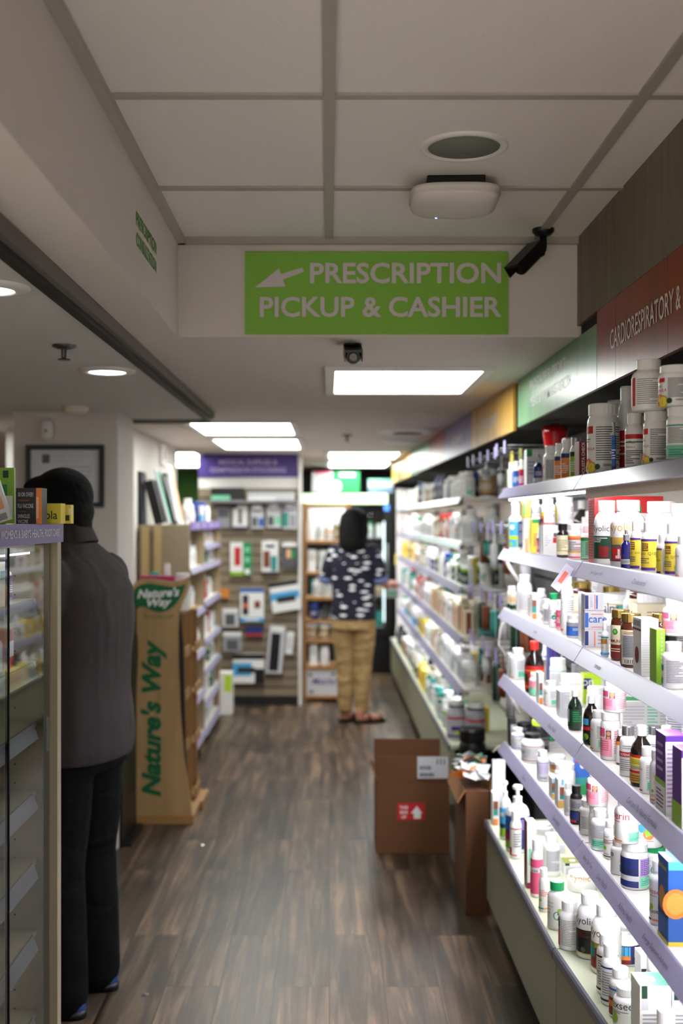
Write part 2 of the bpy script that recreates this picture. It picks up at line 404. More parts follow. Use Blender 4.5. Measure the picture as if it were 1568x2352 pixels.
def squircle(r, z, n=40, k=4.0):
    o = []
    for i in range(n):
        a = 2*PI*i/n; c, s = math.cos(a), math.sin(a); q = (abs(c)**k + abs(s)**k) ** (-1/k)
        o.append(Vector((c*q*r, s*q*r, z)))
    return o
def loft(mb, rings, m, smooth=True, cap=True):
    n = len(rings[0]); vs = [v for r in rings for v in r]; fs = []
    for j in range(len(rings)-1):
        for i in range(n): fs.append((j*n+i, j*n+(i+1)%n, (j+1)*n+(i+1)%n, (j+1)*n+i))
    if cap: fs += [tuple(range(n))[::-1], tuple(range((len(rings)-1)*n, len(rings)*n))]
    mb.add(vs, fs, m, smooth); return mb
t = thing('wireless_access_point', 'white rounded wireless access point with blue light under the ceiling', 'access point', (.3065, 2.765, CEIL), rad(-2))
wp = mat('access_point_plastic', '#d9d2cc', 0.45)
obj('shell', loft(MB(), [squircle(.100, -.026), squircle(.108, -.029), squircle(.110, -.038), squircle(.106, -.044), squircle(.1075, -.046), squircle(.104, -.055), squircle(.088, -.064), squircle(.05, -.069)], wp), t)
obj('mount', MB().cham(-.07, .07, -.07, .07, -.027, 0, black_plastic, .004), t)
obj('badge', loft(MB(), [squircle(.034, -.0675, k=3), squircle(.033, -.0700, k=3), squircle(.02, -.0705, k=3)], wp), t, loc=(.022, .048, .0028))
obj('status_light', MB().ell((-.040, .068, -.0655), (.0035, .0035, .003), mat('blue_led', '#7a7dff', 0.4, emit=9.0), 12, 8), t)

# cameras
def bullet(t, M):
    bd = MB(); bd.lathe([(.020, -.055), (.0225, -.05), (.0225, .035), (.020, .04)], black_plastic, 24, M=M)
    obj('body', bd, t)
    hood = MB(); hood.box(-.026, .026, .017, .0245, -.06, .062, black_plastic, M); hood.box(-.027, -.024, -.01, .0245, -.06, .062, black_plastic, M); hood.box(.024, .027, -.01, .0245, -.06, .062, black_plastic, M)
    obj('hood', hood, t)
    obj('lens', MB().lathe([(.015, .040), (.012, .043)], mat('lens_glass', '#0a0a10', 0.05), 20, M=M), t)
p = at(1247, 547, 3.2)
t = thing('security_camera', 'black bullet security camera hanging in the corner right of the green sign', 'security camera', (p.x, p.y, CEIL))
obj('base', MB().lathe([(.031, 0), (.031, -.008), (.022, -.018), (.012, -.022)], black_plastic, 28), t)
obj('bracket', MB().tube([(0, 0, -.015), (0, 0, -.05), (-.006, -.004, -.07), (-.02, -.008, -.078)], [.010, .011, .011, .009], black_plastic, 12), t)
d = Vector((-.62, -.42, -.66)).normalized(); M = Matrix.Translation((-.05, -.02, -.095)) @ d.to_track_quat('Z', 'Y').to_matrix().to_4x4()
bullet(t, M)
obj('sticker', MB().box(-.023, -.0228, -.008, .006, -.045, -.03, pm('lgrey'), M), t)
p = at(810, 797, 3.40)
t = thing('security_camera', 'black security camera hanging centred under the green prescription sign', 'security camera', (p.x, p.y + .03, LOW))
obj('base', MB().lathe([(.028, 0), (.027, -.006), (.014, -.014)], black_plastic, 24), t)
M = Matrix.Translation((0, -.02, -.036)) @ Vector((.02, -.93, -.30)).normalized().to_track_quat('Z', 'Y').to_matrix().to_4x4()
obj('bracket', MB().tube([(0, 0, -.004), (0, 0, -.02), (0, -.006, -.034)], .009, black_plastic, 10), t)
bullet(t, M)

# ------------------------------------------------------------------ hanging sign and wall lettering
sg = thing('hanging_sign', 'green prescription pickup and cashier sign with white arrow', 'sign', (.138, FACE_Y - .006, 2.183))
m_sg = mat('sign_green', '#7fb63c', 0.45); m_sw = mat('sign_lettering_white', '#cfc6c6', 0.5)
X0, X1, Z0, Z1 = -.247 - .138, .523 - .138, 2.063 - 2.183, 2.304 - 2.183
obj('board', MB().box(X0, X1, -.004, .006, Z0, Z1, m_sg), sg)
k = FACE_Y / F
def sgp(px, py): return ((px - PX) * k - .138, EYE - (py - PY) * k - 2.183)
lt = MB()
a, b = sgp(712, 653); lt.text('PRESCRIPTION', plane_fn((a, -.0052, b), (1,0,0), (0,0,1)), m_sw, h=48*k, w=437*k, bold=.022, align=0)
a, b = sgp(597, 730); lt.text('PICKUP & CASHIER', plane_fn((a, -.0052, b), (1,0,0), (0,0,1)), m_sw, h=47*k, w=553*k, bold=.022, align=0)
ar = [sgp(*q) for q in ((586, 662), (641, 618), (645, 632), (694, 616), (698, 626), (650, 644), (656, 660))]
lt.add([(x, -.0052, z) for x, z in ar], [(0, 1, 2, 5, 6), (2, 3, 4, 5)], m_sw)
obj('lettering', lt, sg)
ws = MB(); m_gl = mat('letter_green', '#4f8f2a', 0.5)
Yf = .444 * F / (756 - 312)
for tx, zt in (('PRESCRIPTION', 2.197), ('CONSULTATION', 2.150)):
    ws.text(tx, plane_fn((BEAM_X + .0012, Yf, zt), (0,1,0), (0,0,1)), m_gl, h=.033, w=.30, bold=.03, align=0)
tag(obj('wall_lettering', ws), 'two lines of green wall lettering on the white beam', 'lettering')

# ------------------------------------------------------------------ printed valance signs
def vmat(name, c1, c2, rough=0.33): return wood_mat(name, c1, c2, (5, 5, .5), rough)
m_vred = vmat('red_sign_print', '#7a1810', '#931f16'); m_vgreen = vmat('green_sign_print', '#5f8f66', '#7aa67c')
m_vgold = vmat('gold_sign_print', '#b98a2c', '#e0b45a'); m_vpur = vmat('violet_sign_print', '#5f5686', '#7a70a0')
m_vlt = mat('valance_lettering', '#e2dede', 0.4)
def vsign(name_label, ya, yb, xa, xb, z0, z1, m, lines=(), seams=()):
    # runs from ya (near) to yb (far); seen from the aisle the lettering reads from far to near
    t = thing('valance_sign', name_label, 'sign', ((xa+xb)/2, (ya+yb)/2, (z0+z1)/2), group='printed signs above the right shelving')
    o = Vector(t.location); d = Vector((xa - xb, ya - yb, 0)); Ln = d.length; d.normalize(); nrm = Vector((d.y, -d.x, 0))
    if nrm.x > 0: nrm = -nrm
    pan = MB(); A = Vector((xb, yb, 0)) - Vector((o.x, o.y, 0))
    cuts = [0] + [s for s in seams] + [1]
    for i in range(len(cuts)-1):
        a = A + d*(Ln*cuts[i] + .001); b = A + d*(Ln*cuts[i+1] - .001)
        h0, h1 = z0 - o.z, z1 - o.z
        vs = [a + Vector((0,0,h0)), b + Vector((0,0,h0)), b + Vector((0,0,h1)), a + Vector((0,0,h1))]
        vs += [v - nrm * .012 for v in vs]
        pan.add(vs, [(0,1,2,3),(7,6,5,4),(0,4,5,1),(3,2,6,7),(0,3,7,4),(1,5,6,2)], m)
    obj('panel', pan, t)
    if lines:
        l = MB()
        for tx, s0, w, zb, h in lines:
            q = A + d*(Ln*s0) + nrm*.0012 + Vector((0,0,zb - o.z))
            l.text(tx, plane_fn(q, d, (0,0,1)), m_vlt, h=h, w=w, bold=.008, align=0)
        obj('lettering', l, t)
vsign('red cardiorespiratory and immune sign above the top right shelf', 1.25, 3.06, VAL_X, VAL_X, VAL_Z, 2.086, m_vred,
      (('CARDIORESPIRATORY & IMMUNE', .083, .80, 1.957, .052),), (.11, .354, .70))
vsign("light green men's and women's health sign beyond the red valance sign", 3.063, 4.34, VAL_X, VAL_X, VAL_Z, 2.053, m_vgreen,
      (('PROSTATE SUPPORT', .20, .62, 1.985, .036), ("MEN'S & WOMEN'S HEALTH", .22, .66, 1.925, .036)), (.81,))
vx = lambda y: .722 - (y - 4.42) * .0175
for lab, ya, yb, m, tx in (
    ('gold sports sign next after the green valance sign', 4.42, 5.574, m_vgold, 'FITNESS & SPORTS'),
    ('violet valance sign between the gold sign and red sign', 5.578, 6.64, m_vpur, 'VITAMINS'),
    ('blurred red valance sign beyond the violet sign', 6.644, 7.55, m_vred, ''),
    ('blurred pale green valance sign beyond the far red sign', 7.554, 8.9, m_vgreen, ''),
    ('blurred yellow valance sign nearest the fridge', 8.904, 10.9, m_vgold, '')):
    vsign(lab, ya, yb, vx(ya), vx(yb), 1.868, LOW - .002, m, ((tx, .32, .42, 1.93, .045),) if tx else ())
struct('trim_6', MB().add([(vx(4.42)+.014, 4.42, 1.875), (vx(10.9)+.014, 10.9, 1.875), (WALL_X, 10.9, 1.875), (WALL_X, 4.42, 1.875),
    (vx(4.42)+.014, 4.42, LOW), (vx(10.9)+.014, 10.9, LOW), (WALL_X, 10.9, LOW), (WALL_X, 4.42, LOW)],
    [(0,1,2,3),(4,7,6,5),(0,4,5,1),(1,5,6,2),(2,6,7,3),(3,7,4,0)], m_under))
# ------------------------------------------------------------------ printed labels
def P(a0, a1, z0, z1, c): return ('p', a0, a1, z0, z1, c)
def Ln(a0, a1, z0, z1, n, c='grey'): return ('l', a0, a1, z0, z1, n, c)
def T(tx, a, z, h, c='ink', bold=.0, w=None): return ('t', tx, a, z, h, c, bold, w)
def D(a, z, r, c): return ('d', a, z, r, c)
def style(s, c1='red', c2='grey', tx=''):
    if s == 'plain': return []
    if s == 'text': return [Ln(-42, 74, .08, .92, 13), P(-92, -50, .06, .96, c1)]
    if s == 'facts': return [P(-40, 72, .10, .95, 'lgrey'), Ln(-36, 68, .13, .92, 14, 'dgrey'), P(-90, -55, .55, .75, c1), P(-88, -60, .08, .3, c2)]
    if s == 'mint': return [Ln(-5, 66, .42, .94, 9), P(2, 64, .04, .38, 'mint'), Ln(8, 58, .1, .32, 3, 'teal'), P(-74, -34, .0, .05, c1), T(tx or 'Vita', -50, .74, .010, c2), P(-80, -62, .22, .42, 'leaf')]
    if s == 'band': return [P(-92, 92, .74, .92, c1), Ln(-60, 70, .16, .66, 7), P(-92, 92, .0, .05, c2), T(tx, -14, .79, .008, 'white', .01)] if tx else [P(-92, 92, .74, .92, c1), Ln(-60, 70, .16, .66, 7), P(-92, 92, .0, .05, c2)]
    if s == 'midband': return [P(-92, 92, .55, .72, c1), Ln(-60, 70, .08, .48, 6), Ln(-40, 40, .8, .94, 2)] + ([T(tx, -20, .59, .010, 'white', .01)] if tx else [])
    if s == 'full': return [P(-96, 96, 0, 1, c1), P(-96, 96, .0, .12, c2), Ln(-55, 50, .3, .62, 4, 'white'), Ln(-30, 40, .74, .88, 2, c2)]
    if s == 'front': return [P(-92, 20, 0, 1, c1), P(-92, 20, .82, 1, c2), Ln(-70, 8, .2, .62, 5, 'white'), Ln(28, 80, .05, .95, 12)]
    if s == 'lines': return [P(-92, 92, .93, .98, c1), P(-92, 92, .02, .08, c1), Ln(-55, 66, .15, .86, 10), T(tx or 'Pro', -62, .5, .010, 'ink')]
    if s == 'girl': return [P(-84, 8, .04, .62, 'pink'), P(-84, -34, .68, .96, 'hotpink'), Ln(-78, -12, .22, .56, 5, 'hotpink'), P(-32, 8, .62, .96, 'lgrey'), P(-26, 2, .62, .90, 'brown'), D(-12, .80, .0075, 'skin'), P(-20, -4, .62, .70, 'skin'), Ln(18, 78, .12, .9, 10, 'pink')]
    if s == 'coq': return [P(-92, 40, 0, 1, 'yellow'), P(-92, 40, .93, 1, 'purple'), P(-92, 28, .0, .09, 'purple'), P(-60, -15, .62, .86, 'brown'), Ln(-56, -18, .64, .84, 3, 'yellow'), T('Q10', 6, .47, .013, 'ink'), T('nzyme', -50, .48, .007, 'ink'), Ln(-70, -10, .2, .4, 3, 'dgrey'), Ln(46, 84, .04, .96, 16, 'dgrey')]
    if s == 'garlic': return [T(tx or 'Kyolic', -34, .80, .021, c2), P(-92, 16, .06, .72, c1), Ln(-74, 2, .52, .68, 3, 'white'), P(-36, 8, .10, .42, 'dred'), P(22, 76, .5, .95, 'lgrey'), Ln(26, 72, .1, .9, 12)]
    if s == 'fruit': return [P(-92, -38, .82, .98, 'red'), Ln(-80, -50, .62, .72, 2, 'dgrey'), T('FORMULA', -62, .46, .006, 'red'), Ln(-26, 68, .22, .97, 15, 'dgrey'), Ln(0, 60, .10, .16, 2, 'ink'), D(-62, .16, .012, 'orange'), D(-44, .08, .013, 'gold'), D(-44, .08, .0105, 'yellow'), D(-20, .10, .006, 'dgreen'), P(-88, -76, .0, .12, 'leaf')]
    if s == 'redtop': return [P(-70, 66, .80, .93, 'red'), T('FORMULA', -30, .54, .006, 'red'), Ln(-60, 60, .66, .74, 1, 'dgrey'), Ln(-62, 50, .08, .48, 7, 'dgrey'), T('Plus', -18, .66, .010, 'dgrey')]
    if s == 'hex': return [D(2, .42, .0155, 'teal'), D(14, .60, .008, 'leaf'), D(6, .40, .005, 'white'), P(8, 40, .14, .22, 'hotpink'), Ln(-70, -20, .3, .9, 5, 'lgrey')]
    if s == 'image': return [P(-96, 96, 0, 1, c1), P(-60, 30, .45, 1, 'sky'), P(-70, 10, .0, .3, c2), P(20, 90, 0, 1, 'navy'), Ln(28, 84, .1, .9, 12, 'lgrey'), D(-30, .78, .013, 'white'), D(-40, .12, .011, 'leaf')]
    if s == 'immune': return [P(-92, 14, 0, 1, 'cream'), P(-92, 14, .0, .40, 'dred'), D(-34, .80, .011, 'green'), D(-34, .80, .006, 'leaf'), T('IMMUNE', -34, .47, .010, 'dred', .01), Ln(-66, 0, .16, .3, 2, 'cream'), P(18, 92, 0, 1, 'cream')]
    if s == 'amberback': return [P(-92, 92, 0, 1, 'cream'), P(-92, -62, .0, .55, 'dred'), P(-50, 80, .20, .84, 'grey'), Ln(-46, 76, .22, .82, 14, 'dgrey'), P(-40, 50, .02, .16, 'white'), ('bar', -36, 46, .03, .15, 16, 'ink'), Ln(-40, 50, .87, .96, 2, 'brown')]
    if s == 'matrix': return [P(-92, 16, .40, 1, 'navy'), P(-92, 16, .0, .22, 'navy'), T('MATRIX', -34, .45, .011, 'ink', .01), P(22, 92, .40, 1, 'lilac'), Ln(26, 88, .42, .96, 8, 'purple'), P(22, 92, .0, .38, 'mint'), Ln(28, 84, .06, .32, 4, 'teal')]
    if s == 'stripe': return [P(-90, 90, .0, .2, 'orange'), P(-90, 90, .25, .45, 'teal'), P(-90, 90, .5, .75, 'brown')]
    return []

def label_mb(ops, r, z0, z1):
    mb = MB(); H = z1 - z0; rnd = random.Random(len(ops) * 31 + int(r * 1e5)); k = 0
    for op in ops:
        k += 1; R = r + .0004 + .00022 * k
        if op[0] in ('p', 'l', 'bar'):
            _, a0, a1 = op[:3]; rows = []
            if op[0] == 'p': rows = [(a0, a1, op[3], op[4], op[5])]
            elif op[0] == 'bar':
                n = op[5]; st = (a1 - a0) / n
                rows = [(a0 + i*st, a0 + (i + rnd.uniform(.25, .7))*st, op[3], op[4], op[6]) for i in range(n)]
            else:
                n = op[5]; st = (op[4] - op[3]) / n
                for i in range(n):
                    e = a1 if rnd.random() < .62 else a0 + (a1 - a0) * rnd.uniform(.35, .95)
                    rows.append((a0, e, op[4] - (i + .62) * st, op[4] - (i + .22) * st, op[6]))
            for b0, b1, y0, y1, c in rows:
                s = max(1, int(abs(b1 - b0) / 13)); vs = []
                for i in range(s + 1):
                    a = rad(b0 + (b1 - b0) * i / s)
                    vs += [(R*math.cos(a), R*math.sin(a), z0 + y0*H), (R*math.cos(a), R*math.sin(a), z0 + y1*H)]
                mb.add(vs, [(2*i, 2*i+2, 2*i+3, 2*i+1) for i in range(s)], pm(c), True)
        elif op[0] == 't':
            _, tx, a, z, h, c, bold, w = op
            mb.text(tx, lambda u, v, R=R, a=rad(a), z=z: (R*math.cos(a + u/R), R*math.sin(a + u/R), z0 + z*H + v), pm(c), h=h * (r/.034), bold=bold)
        elif op[0] == 'd':
            _, a, z, q, c = op; q = q * (r/.034); n = 14
            vs = []
            for i in range(n):
                u, v = q*math.cos(2*PI*i/n), q*math.sin(2*PI*i/n)
                vs.append((R*math.cos(rad(a) + u/R), R*math.sin(rad(a) + u/R), z0 + z*H + v))
            mb.add(vs, [tuple(range(n))], pm(c))
    return mb

# ------------------------------------------------------------------ bottle shapes: (body profile, label zone, cap profile) for unit radius / height
def shape(kind, r, h):
    R = lambda *a: [(x*r, z*h) for x, z in a]
    if kind == 'jar':       # wide mouth
        return R((.88,0),(.97,.012),(1,.04),(1,.70),(.985,.755),(.93,.80),(.86,.825),(.86,.86)), (.06, .70), R((.90,.835),(.93,.84),(.93,.985),(.89,1.0)), 44
    if kind == 'big':       # tall bottle with a broad shoulder
        return R((.86,0),(.96,.012),(1,.045),(1,.60),(.985,.66),(.90,.735),(.76,.785),(.64,.81),(.62,.85)), (.07, .60), R((.64,.835),(.67,.84),(.67,.985),(.63,1.0)), 44
    if kind == 'boston':    # glass bottle with a long shoulder
        return R((.88,0),(.97,.015),(1,.05),(1,.54),(.96,.60),(.80,.68),(.55,.75),(.40,.79),(.38,.85)), (.07, .53), R((.44,.83),(.46,.835),(.46,.985),(.42,1.0)), 40
    if kind == 'dropper':
        return R((.88,0),(.97,.02),(1,.06),(1,.55),(.94,.62),(.70,.67),(.50,.69),(.48,.74)), (.08, .54), R((.56,.72),(.58,.73),(.58,.86),(.34,.88),(.30,.93),(.27,.985),(.16,1.0)), 36
    if kind == 'tub':
        return R((.90,0),(.96,.01),(.97,.03),(1,.78),(1,.83)), (.06, .78), R((1.03,.825),(1.045,.835),(1.045,.985),(1.01,1.0)), 48
    if kind == 'pump':
        return R((.88,0),(.97,.012),(1,.04),(1,.55),(.95,.62),(.75,.68),(.42,.72),(.34,.75)), (.06, .55), R((.36,.735),(.38,.74),(.38,.82),(.16,.83),(.16,.93),(.40,.94),(.42,.98),(.30,1.0)), 36
    if kind == 'spray':
        return R((.88,0),(.97,.02),(1,.05),(1,.62),(.92,.68),(.6,.72),(.55,.75)), (.06, .60), R((.60,.74),(.62,.75),(.62,.97),(.52,1.0)), 36
    if kind == 'tube':
        return R((.95,0),(1,.01),(1,.80),(.98,.83)), (.04, .80), R((1.0,.825),(1.02,.83),(1.02,.985),(.95,1.0)), 30
    if kind == 'vial':
        return R((.9,0),(1,.02),(1,.74)), (.05, .72), R((.7,.74),(.72,.745),(.72,.98),(.6,1.0)), 24
    # pill bottle
    return R((.88,0),(.97,.012),(1,.04),(1,.66),(.98,.70),(.90,.745),(.78,.775),(.70,.79),(.68,.83)), (.06, .665), R((.70,.815),(.74,.82),(.74,.985),(.70,1.0)), 44

KNAME = dict(jar='supplement_jar', big='supplement_bottle', boston='syrup_bottle', dropper='dropper_bottle', tub='powder_tub', pump='pump_bottle',
    spray='spray_bottle', tube='product_tube', vial='sample_vial', pill='pill_bottle')
KCAT = dict(jar='jar', tub='tub', tube='tube', vial='vial')
_MC = {}
def bottle(kind, w, h, body, cap, ops, loc, rotz, label, group, opskey=None, lite=False):
    r = w / 2; bp, (l0, l1), cp, n = shape(kind, r, h)
    if lite: n = 16
    key = (kind, round(w, 4), round(h, 4), body, cap, opskey, lite)
    if key not in _MC or opskey is None:
        b = mesh(KNAME[kind], MB().lathe(bp, BODY[body], n))
        c = mesh('cap', MB().lathe(cp, CAPS[cap], n, rib=0 if lite else .016, smooth=lite))
        l = mesh('label', label_mb(ops, r, l0*h, l1*h)) if ops else None
        _MC[key] = (b, c, l)
    b, c, l = _MC[key]
    o = obj(KNAME[kind], None, me=b, loc=loc); o.rotation_euler = (0, 0, rotz)
    tag(o, label, KCAT.get(kind, 'bottle'), group)
    obj('cap', None, o, me=c)
    if l is not None: obj('label', None, o, me=l)
    return o

def carton(w, d, h, base, ops, loc, rotz, label, group, name='product_box', cat='box', topc=None, opskey=None):
    # origin at the middle of the bottom; ops: (face, u0, u1, v0, v1, colour[, n lines] ) in fractions, face F (near), S (aisle side), T (top)
    key = (round(w,4), round(d,4), round(h,4), base, opskey)
    if key in _MC and opskey is not None: bme, gme = _MC[key]
    else:
        bme = mesh(name, MB().cham(-w/2, w/2, -d/2, d/2, 0, h, pm(base, .5), min(.0018, w*.08, d*.08)))
        g = MB(); k = 0; rnd = random.Random(int(w*1e5) + len(ops))
        fr = dict(F=((-w/2, -d/2, 0), (w, 0, 0), (0, 0, h), (0, -1, 0)), S=((-w/2, d/2, 0), (0, -d, 0), (0, 0, h), (-1, 0, 0)), T=((-w/2, -d/2, h), (w, 0, 0), (0, d, 0), (0, 0, 1)))
        for op in ops:
            k += 1; O, U, V, Nn = [Vector(q) for q in fr[op[0]]]; O = O + Nn * (.0003 + .0002*k)
            if op[1] == 't':
                _, _, tx, u, v, hh, c, vert = op
                if vert: g.text(tx, plane_fn(O + U*u + V*v, Vector((0,0,1)), -U.normalized()), pm(c), h=hh, align=.5, bold=.01)
                else: g.text(tx, plane_fn(O + U*u + V*v, U.normalized(), V.normalized()), pm(c), h=hh, align=.5, bold=.01)
                continue
            if op[1] == 'd':
                _, _, u, v, q, c = op
                g.add([O + U*u + V*v + U.normalized()*q*math.cos(2*PI*i/18) + V.normalized()*q*1.15*math.sin(2*PI*i/18) for i in range(18)], [tuple(range(18))], pm(c)); continue
            f, u0, u1, v0, v1, c = op[:6]
            if len(op) > 6:
                st = (v1 - v0)/op[6]
                for i in range(op[6]):
                    e = u1 if rnd.random() < .6 else u0 + (u1-u0)*rnd.uniform(.4, .95); a, b = v1 - (i+.65)*st, v1 - (i+.25)*st
                    g.quad(O+U*u0+V*a, O+U*e+V*a, O+U*e+V*b, O+U*u0+V*b, pm(c))
            else: g.quad(O+U*u0+V*v0, O+U*u1+V*v0, O+U*u1+V*v1, O+U*u0+V*v1, pm(c))
        gme = mesh('label', g) if ops else None
        _MC[key] = (bme, gme)
    o = obj(name, None, me=bme, loc=loc); o.rotation_euler = (0, 0, rotz); tag(o, label, cat, group)
    if gme is not None: obj('label', None, o, me=gme)
    return o

# ------------------------------------------------------------------ right shelving
SH = dict(A=1.632, B=1.404, C=1.180, D=.927, E=.673, G=.394)
SHN = dict(A='top shelf', B='second shelf', C='third shelf', D='fourth shelf', E='fifth shelf', G='bottom ledge')
m_rail = mat('lavender_price_rail', '#8f8aa8', 0.28, spec=0.6)
m_shelf = mat('shelf_enamel', '#dcd8cf', 0.45)
m_back = mat('shelf_back_panel', '#d6d1c6', 0.6)
m_strip = mat('shelf_strip_light', '#f4f4ff', 0.4, emit=STRIP_E)
m_cover = mat('beige_light_cover', '#d8c7ae', 0.5)
m_panelg = mat('sage_laminate', '#8f9078', 0.45)
m_ledge = mat('ledge_laminate', '#cfd3b8', 0.5)
m_edge = mat('slate_edge_trim', '#5f5f6b', 0.4)
m_railtx = mat('rail_lettering', '#4a4660', 0.5)
LIP0, LIP1 = .664, .640

def rail_mb(y0, y1, z, lip0=LIP0, lip1=LIP1):
    prof = [(lip0+.004, z+.002), (lip0+.001, z+.006), (lip0-.002, z+.003), (lip1, z-.033), (lip1+.003, z-.0355), (lip0+.002, z-.006), (lip0+.004, z-.004)]
    return MB().prism(prof, y0, y1, lambda u, v, t: (u, t, v), m_rail)
m_strip_far = mat('far_strip_light', '#f4f4ff', 0.4, emit=STRIP_E*.45)
def shelf_unit(y0, y1, label, tags, cover):
    t = thing('shelving_unit', label, 'shelving unit', (.85, (y0+y1)/2, 0), group='lit shelving units on the right')
    t.location = (0, 0, 0)
    obj('back_panel', MB().box(1.035, 1.048, y0+.002, y1-.002, .40, 1.86, m_back), t)
    for yy in (y0 + .004, y1 - .034): obj('upright', MB().box(1.005, 1.034, yy, yy + .03, .40, 1.86, m_greywall), t)
    for s in 'ABCDE':
        z = SH[s]
        sh = obj('shelf', MB().box(LIP0+.004, 1.004, y0+.003, y1-.003, z-.016, z, m_shelf), t)
        rm = rail_mb(y0+.002, y1-.002, z)
        for tx, yc, w in tags.get(s, ()):
            q = Vector((LIP0-.002, yc, z+.003)); dn = Vector((LIP1-LIP0+.002, 0, -.036)); dn.normalize()
            q = q + dn*.029 + Vector((-.0010, 0, .0006))
            rm.text(tx, plane_fn(q, (0,-1,0), -dn), m_railtx, h=.0125, w=w, align=.5)
        obj('price_rail', rm, sh)
        fx = MB().box(.676, .704, y0+.03, y1-.03, z-.036, z-.017, m_frame)
        lf = obj('strip_light', fx, sh)
        obj('light_tube', MB().box(.680, .700, y0+(.035 if y0 < 5 else .36), y1-.035, z-.040, z-.0365, m_strip if y0 < 5 else m_strip_far), lf)
        if (cover or y0 > 5) and s == 'A': obj('light_cover', MB().cham(.668, .674, y0+.01, y1-.01, z-.058, z-.017, m_cover, .001).box(.674, .80, y0+.01, y1-.01, z-.022, z-.017, m_cover), sh)
    # a cable loop from the light at the far end
    return t
shelf_unit(2.95, 4.285, 'lit shelving unit of vitamins, its far end beside the hook wall',
           {'C': (('Joints', 3.55, .05),), 'D': (('Breast Health', 3.28, .10),), 'E': (('Colon Health', 3.22, .09), ('Cleanse', 3.75, .06))}, False)
shelf_unit(1.70, 2.946, 'lit shelving unit of vitamins cut by the right picture edge',
           {'B': (('Joint Support Aid', 2.74, .12), ('Cholesterol', 2.36, .10)), 'C': (('Immune', 2.72, .06),),
            'D': (('Cold and Flu Natural Formulas', 2.34, .22),), 'E': (('Body De-Tox', 2.83, .09), ('Liver Health', 2.68, .09), ('Adrenal Health', 2.47, .105), ('Energy Support-Adrenal', 2.245, .17))}, True)

def base_cabinet(y0, x0, y1, x1, label, name='base_cabinet'):
    t = thing(name, label, 'cabinet', (0, 0, 0), group='low base cabinets under the right shelving')
    def pr(a, b, z0, z1, m):          # slab from front offset a to depth b
        mb = MB(); vs = []
        for z in (z0, z1): vs += [(x0+a, y0+.0015, z), (x1+a, y1-.0015, z), (b, y1-.0015, z), (b, y0+.0015, z)]
        return mb.add(vs, [(3,2,1,0),(4,5,6,7),(0,1,5,4),(1,2,6,5),(2,3,7,6),(3,0,4,7)], m)
    obj('front_panel', pr(.008, x0+.03, .10, .376, m_panelg), t)
    obj('top', pr(.010, 1.03, .377, SH['G'], m_ledge), t)
    obj('edge_trim', pr(-.002, x0+.009 if x0 < x1 else x1+.009, .368, SH['G']+.002, m_edge) if False else
        MB().prism([(0, .366), (-.003, .372), (-.003, .390), (.001, .396), (.009, .3955), (.009, .366)], 0, 1, lambda u, v, k: (x0 + (x1-x0)*k + u, y0 + .0015 + (y1-y0-.003)*k, v), m_edge), t)
    obj('plinth', pr(.075, 1.02, 0, .10, m_track), t)
    obj('end_panel', MB().box(max(x0,x1)+.012, 1.02, y1-.02, y1-.002, .10, .376, m_panelg), t)
    return t
base_cabinet(2.952, .586, 4.22, .582, 'sage green base cabinet beside the standing brown carton')
base_cabinet(1.70, .660, 2.948, .587, 'sage green base cabinet in the lower right corner')
for i, (ya, yb) in enumerate(((5.60, 6.88), (6.88, 8.16), (8.16, 9.44), (9.44, 10.72))):
    base_cabinet(ya, .594-.004*i, yb, .590-.004*i, '%s far base cabinet from the carton end, under the blurred shelves' % ORD[i])
# ------------------------------------------------------------------ products on the near shelves
class It:
    pass
NEAR = []; PLACED = []
DY = {}
def I(sh, px, row, w, top, kind, desc, st='plain', c1='red', c2='grey', body='white', cap='white', tx='', rot=0, on=None, base='white', d=.05, ops=None, key=None, sx=None, name=None, cat=None):
    it = It(); it.__dict__.update(sh=sh, px=px, row=row, w=w, top=top, kind=kind, desc=desc, st=st, c1=c1, c2=c2, body=body, cap=cap, tx=tx, rot=rot, on=on, base=base, d=d, ops=ops, key=key, name=name, cat=cat, sx=sx)
    NEAR.append(it); return it
# ---- A: top shelf
I('A',1171,0,21,1063,'pill','small white bottle with mint label','mint','orange','navy')
I('A',1188,0,21,1060,'pill','white bottle with blue label','full','blue','navy')
I('A',1200,0,17,1056,'pill','white bottle with magenta label','front','magenta','red')
I('A',1214,0,20,1055,'pill','green capped bottle with blue teal label','front','teal','sky',cap='green')
I('A',1222,1,16,1048,'pill','white bottle with olive label','full','olive','gold')
I('A',1230,2,42,1032,'box','white box with green top edge behind bottles',base='lgrey',ops=[('F',0,.3,.8,1,'green'),('F',.1,.9,.3,.7,'grey',4)])
I('A',1236,0,22,1042,'dropper','deep blue dropper bottle with silver label','band','silver','navy',body='cobalt',cap='silver',ops=[P(-92,92,.1,.36,'silver'),Ln(-40,40,.5,.8,3,'lgrey')])
I('A',1264,0,33,1024,'pill','white bottle with grey facts panel','facts','coral','coral')
I('A',1285,0,24,1019,'pill','white bottle with orange label, farther of the pair','front','orange','navy')
I('A',1302,0,28,1010,'pill','white bottle with orange label, nearer of the pair','front','orange','navy')
I('A',1315,2,36,1006,'box','tall grey white box behind the orange bottles',base='lgrey',ops=[('F',.1,.9,.2,.8,'grey',5)])
I('A',1322,0,27,1006,'pill','silver capped bottle with green yellow label','front','leaf','dgreen',cap='silver')
I('A',1340,0,21,1014,'box','thin red cholesterol box with vertical white lettering',base='dred',d=.06,ops=[('F','t','CHOLESTA CHECK',.62,.5,.0085,'white',True)])
I('A',1385,0,73,929,'jar','large white jar with orange fruit on label','fruit')
I('A',1425,2,66,921,'jar','white jar partly hidden behind the fruit jar','text','red')
